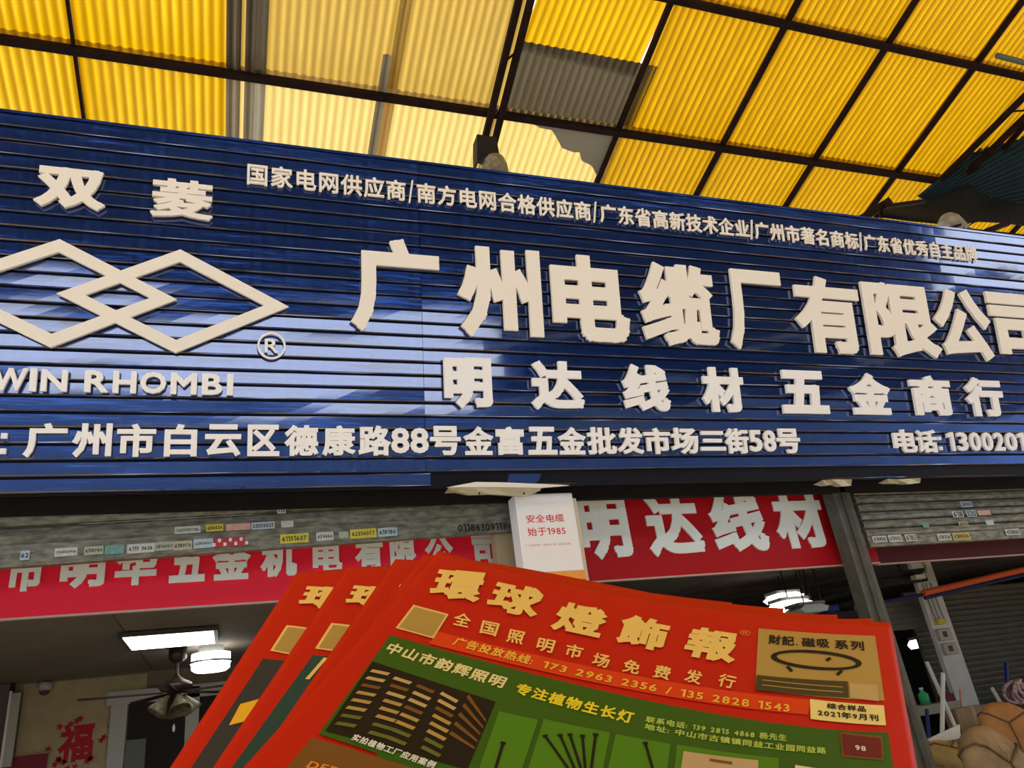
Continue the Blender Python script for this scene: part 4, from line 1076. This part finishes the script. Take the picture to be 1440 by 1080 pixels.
back_paper([(596, 780), (770, 806), (960, 843), (1226, 870)], [(506, 900), (710, 925), (945, 975), (1245, 1012)], .005, 'red newspaper just behind the front one',
    None, None, None, None)
D = Paper([(617, 775), (830, 826), (1000, 854), (1252, 876)], [(519, 884), (733, 944), (990, 1003), (1281, 1034)], 0.0, 'frontmost red newspaper with gold title and green advertisement')
D.sheet()
# title characters
for ch, q in (('環', [(617, 799), (688, 806), (672, 848), (600, 838)]), ('球', [(700, 815), (770, 830), (752, 872), (680, 853)]), ('燈', [(790, 844), (858, 858), (845, 900), (772, 884)]), ('飾', [(878, 862), (945, 874), (932, 918), (863, 902)]), ('報', [(974, 880), (1042, 890), (1032, 934), (958, 922)])):
    D.char(ch, q, gold, .045)
for ch, (x, y) in zip('全国照明市场免费发行', ((651, 872), (689, 884), (726, 896), (768, 908), (808, 916), (846, 929), (889, 938), (932, 946), (976, 952), (1023, 958))):
    D.char(ch, [(x - 10, y - 12), (x + 14, y - 7), (x + 8, y + 11), (x - 15, y + 6)], gold, .02)
D.text('®', (1040, 893), (1055, 895), 9, orange_i, 0.0, join=True, name='printed_mark')
# square with the code left out
fq = [(581.5, 850.4), (631, 863.7), (609.6, 897.8), (556.3, 883)]
D.pquad(fq, gold, .0006, 'printed_frame'); c = Vector((594.6, 873.7)); D.pquad([tuple(c + (Vector(f) - c) * .88) for f in fq], olive, .0009)
# phone band
D.patch([D.st(617, 888), D.st(1142, 984), D.st(1136, 1005), D.st(603, 905)], redbar, .0006, 'printed_band', 24)
D.text('广告投放热线:', (635, 906), (746, 935), 13, mat('bright amber ink', (.82, .42, .05), .6), .03)
D.text('173 2963 2356 / 135 2828 1543', (761, 939), (1110, 1002), 13, yel if False else mat('amber digits', (.80, .42, .04), .6), .025)
# green advertisement
gTL, gTR = D.st(549, 893), D.st(1249, 1030)
gl = (gTL[0], gTL[1]); gr = (gTR[0], gTR[1])
gb = D.st(448, 1032)
D.patch([gl, gr, (gr[0], 2.55), (D.st(600, 1094)[0], 2.55)], green_i, .0006, 'printed_block', 24)
D.patch([gl, (D.st(742, 948)[0], D.st(742, 948)[1]), D.st(672, 1108), gb], green_i, .0007, 'printed_block', 16)
for ch_i, ch in enumerate('中山市韵辉照明'): pass
D.text('中山市韵辉照明', (540, 916), (706, 968), 17, mat('cream ink', (.72, .62, .25), .6), .03)
D.text('专注植物生长灯', (722, 974), (888, 1018), 17, yel, .035)
D.text('联系电话: 139 2815 4868 杨先生', (907, 1015), (1106, 1042), 9, lgreen, .03, join=True, name='printed_line')
D.text('地址: 中山市古镇镇同益工业园同益路', (905, 1025), (1162, 1060), 9, lgreen, .03, join=True, name='printed_line')
# picture of lit shelves
D.pquad([(523.7, 930), (697, 986.7), (657, 1082), (457.6, 1028)], blk, .0010, 'printed_picture')
PQ = [D.st(523.7, 930), D.st(697, 986.7), D.st(657, 1082), D.st(457.6, 1028)]
def pin(a, b): return tuple((PQ[0][k] * (1 - a) + PQ[1][k] * a) * (1 - b) + (PQ[3][k] * (1 - a) + PQ[2][k] * a) * b for k in (0, 1))
for i in range(4):
    for j in range(8):
        a0 = .04 + i * .19 + .008 * j * (i % 2); b0 = .10 + j * .108
        sk = .05 * (i - 1)
        m = (tanb if j < 3 else olive, brown_i, lgreen)[0 if (i + j) % 3 < 2 else 1 if j < 4 else 0]
        D.patch([pin(a0, b0), pin(a0 + .14, b0 + sk * .5), pin(a0 + .13, b0 + .045 + sk * .5), pin(a0 - .01, b0 + .045)], m if j < 6 else mat('moss ink', (.12, .13, .02), .6), .0013, 'printed_shelf', 2)
for j in range(5):
    D.patch([pin(.80, .02 + j * .14), pin(.99, .30 + j * .10), pin(.99, .33 + j * .10), pin(.79, .07 + j * .14)], brown_i, .0013, 'printed_shelf', 2)
D.text('实拍植物工厂应用案例', (493, 1040), (609, 1081), 11, paperw, .03, .0016)
# product panels
for q in ([(702, 1000), (757, 1012), (728, 1100), (672, 1085)], [(765, 1011), (858, 1030), (842, 1110), (738, 1096)], [(866, 1032), (943, 1046), (935, 1110), (850, 1104)], [(952, 1047), (1095, 1066), (1095, 1120), (945, 1112)]):
    D.pquad(q, green2, .0010, 'printed_panel')
for a, b in (((765.5, 1033), (806, 1090)), ((787, 1032), (812, 1090)), ((801, 1031), (820, 1090)), ((819, 1033), (824, 1092)), ((838, 1031), (830, 1092)), ((708, 1043), (694, 1090)), ((907, 1043), (922, 1095))):
    D.line(a, b, .0013, blk, .0014); 
    s_ = Vector(a); e_ = Vector(b); D.line(a, tuple(s_ + (e_ - s_).normalized() * 4), .0024, blk, .0016)
D.pquad([(961, 1056), (1066, 1069), (1068, 1110), (955, 1100)], mat('beige box ink', (.48, .33, .15), .6), .0014)
D.line((998, 1068), (1030, 1073), .0015, brown_i, .0018)
D.line((1118, 1079), (1150, 1084), .003, mat('warm white ink', (.7, .6, .35), .6), .0014)
D.pquad([(1181, 1029), (1240, 1035), (1243, 1069), (1184, 1064)], brown_i, .0010, 'printed_frame')
D.pquad([(1184, 1032), (1238, 1038), (1240, 1066), (1187, 1061)], dkred, .0013, 'printed_picture')
D.text('98', (1203, 1055), (1218, 1057), 9, paperw, .02, .0016, join=True, name='printed_number')
# lower left block
D.patch([D.st(439, 1037), D.st(600, 1086), (D.st(600, 1086)[0], 2.55), (D.st(439, 1037)[0], 2.55)], brown_i, .0008, 'printed_block', 8)
D.text('DEEN', (429, 1080), (486, 1094), 16, orange_i, .03, .0012, name='printed_letter')
# gold panel at the top right
D.pquad([(1066.7, 883.6), (1230.6, 894), (1244, 985), (1062, 969.7)], olive, .0006, 'printed_panel', 12)
D.text('財記', (1080, 905), (1117, 908), 13, blk, .03, .0011)
D.text('.', (1119, 908), (1122, 908), 13, blk, .03, .0011)
D.text('磁吸', (1127, 909), (1167, 911), 13, blk, .03, .0011)
D.text('系列', (1174, 912), (1216, 915), 13, blk, .03, .0011)
PT = lambda x, y: D.st(x, y)
mb = MB(); n = 48
for k in range(n):
    a = 2 * math.pi * k / n
    for rs in (1.0, .87):
        s_, t_ = D.st(1148 + 64 * (rs + (.0 if rs == 1 else .0)) * math.cos(a), 928 + 13.5 * (rs if rs == 1 else .70) * math.sin(a) + 5 * math.cos(a)); mb.v.append(D.pt(s_, t_, .0012))
for k in range(n): j = (k + 1) % n; mb.f.append((2 * k, 2 * k + 1, 2 * j + 1, 2 * j))
mb.build('printed_ring', blk, D.root)
for a, b in (((1107, 937), (1114, 944)), ((1168, 925), (1162, 929)), ((1184, 943), (1177, 949))): D.line(a, b, .0022, blk, .0012)
D.pquad([(1064, 949), (1192, 958), (1194, 981), (1062, 970)], dkol, .0010, 'printed_band')
D.line((1072, 956), (1185, 966), .0007, olive, .0013); D.line((1072, 963), (1185, 973), .0007, olive, .0013)
D.pquad([(1194, 960), (1233, 963), (1236, 986), (1196, 981)], tanb, .0012)
D.pquad([(1139, 983), (1243, 992), (1246, 1020), (1140, 1011)], lemon, .0010, 'printed_label')
D.text('综合样品', (1163, 996), (1218, 1001), 8, blk, .03, .0014, join=True, name='printed_line')
D.text('2021年9月刊', (1150, 1006), (1236, 1014), 9, blk, .03, .0014, join=True, name='printed_line')

# ------------------------------------------------------------------ unseen far side of the street, shaped and coloured to set the board's reflections
struct('wall_opposite', MB().box((-22, -12.2, 0), (40, -12, 3.3)), mat('blue reflection tint', (.20, .36, .80), .8, var=.3, vscale=.7))  # unseen wall, blue chosen to tint the lower board's reflection
struct('unseen_blocker_2', MB().box((-22, -11.9, 5.3), (21.5, -10.8, 10.3)), mat('dark reflection blocker', (.020, .020, .025), .8))  # unseen panel added to keep the board's upper reflection dark
struct('unseen_blocker_3', MB().box((6.6, -12.2, 3.31), (40, -12, 5.29)), MATS['dark reflection blocker'])  # this and the next added to bound the reflected sky gap
struct('unseen_blocker_4', MB().box((-22, -12.2, 3.31), (-7, -12, 5.29)), MATS['dark reflection blocker'])
struct('unseen_blocker_5', MB().box((21.6, -12.2, 5.3), (40, -12, 7.5)), MATS['dark reflection blocker'])  # added to limit the sky patch reflected at the board's right end
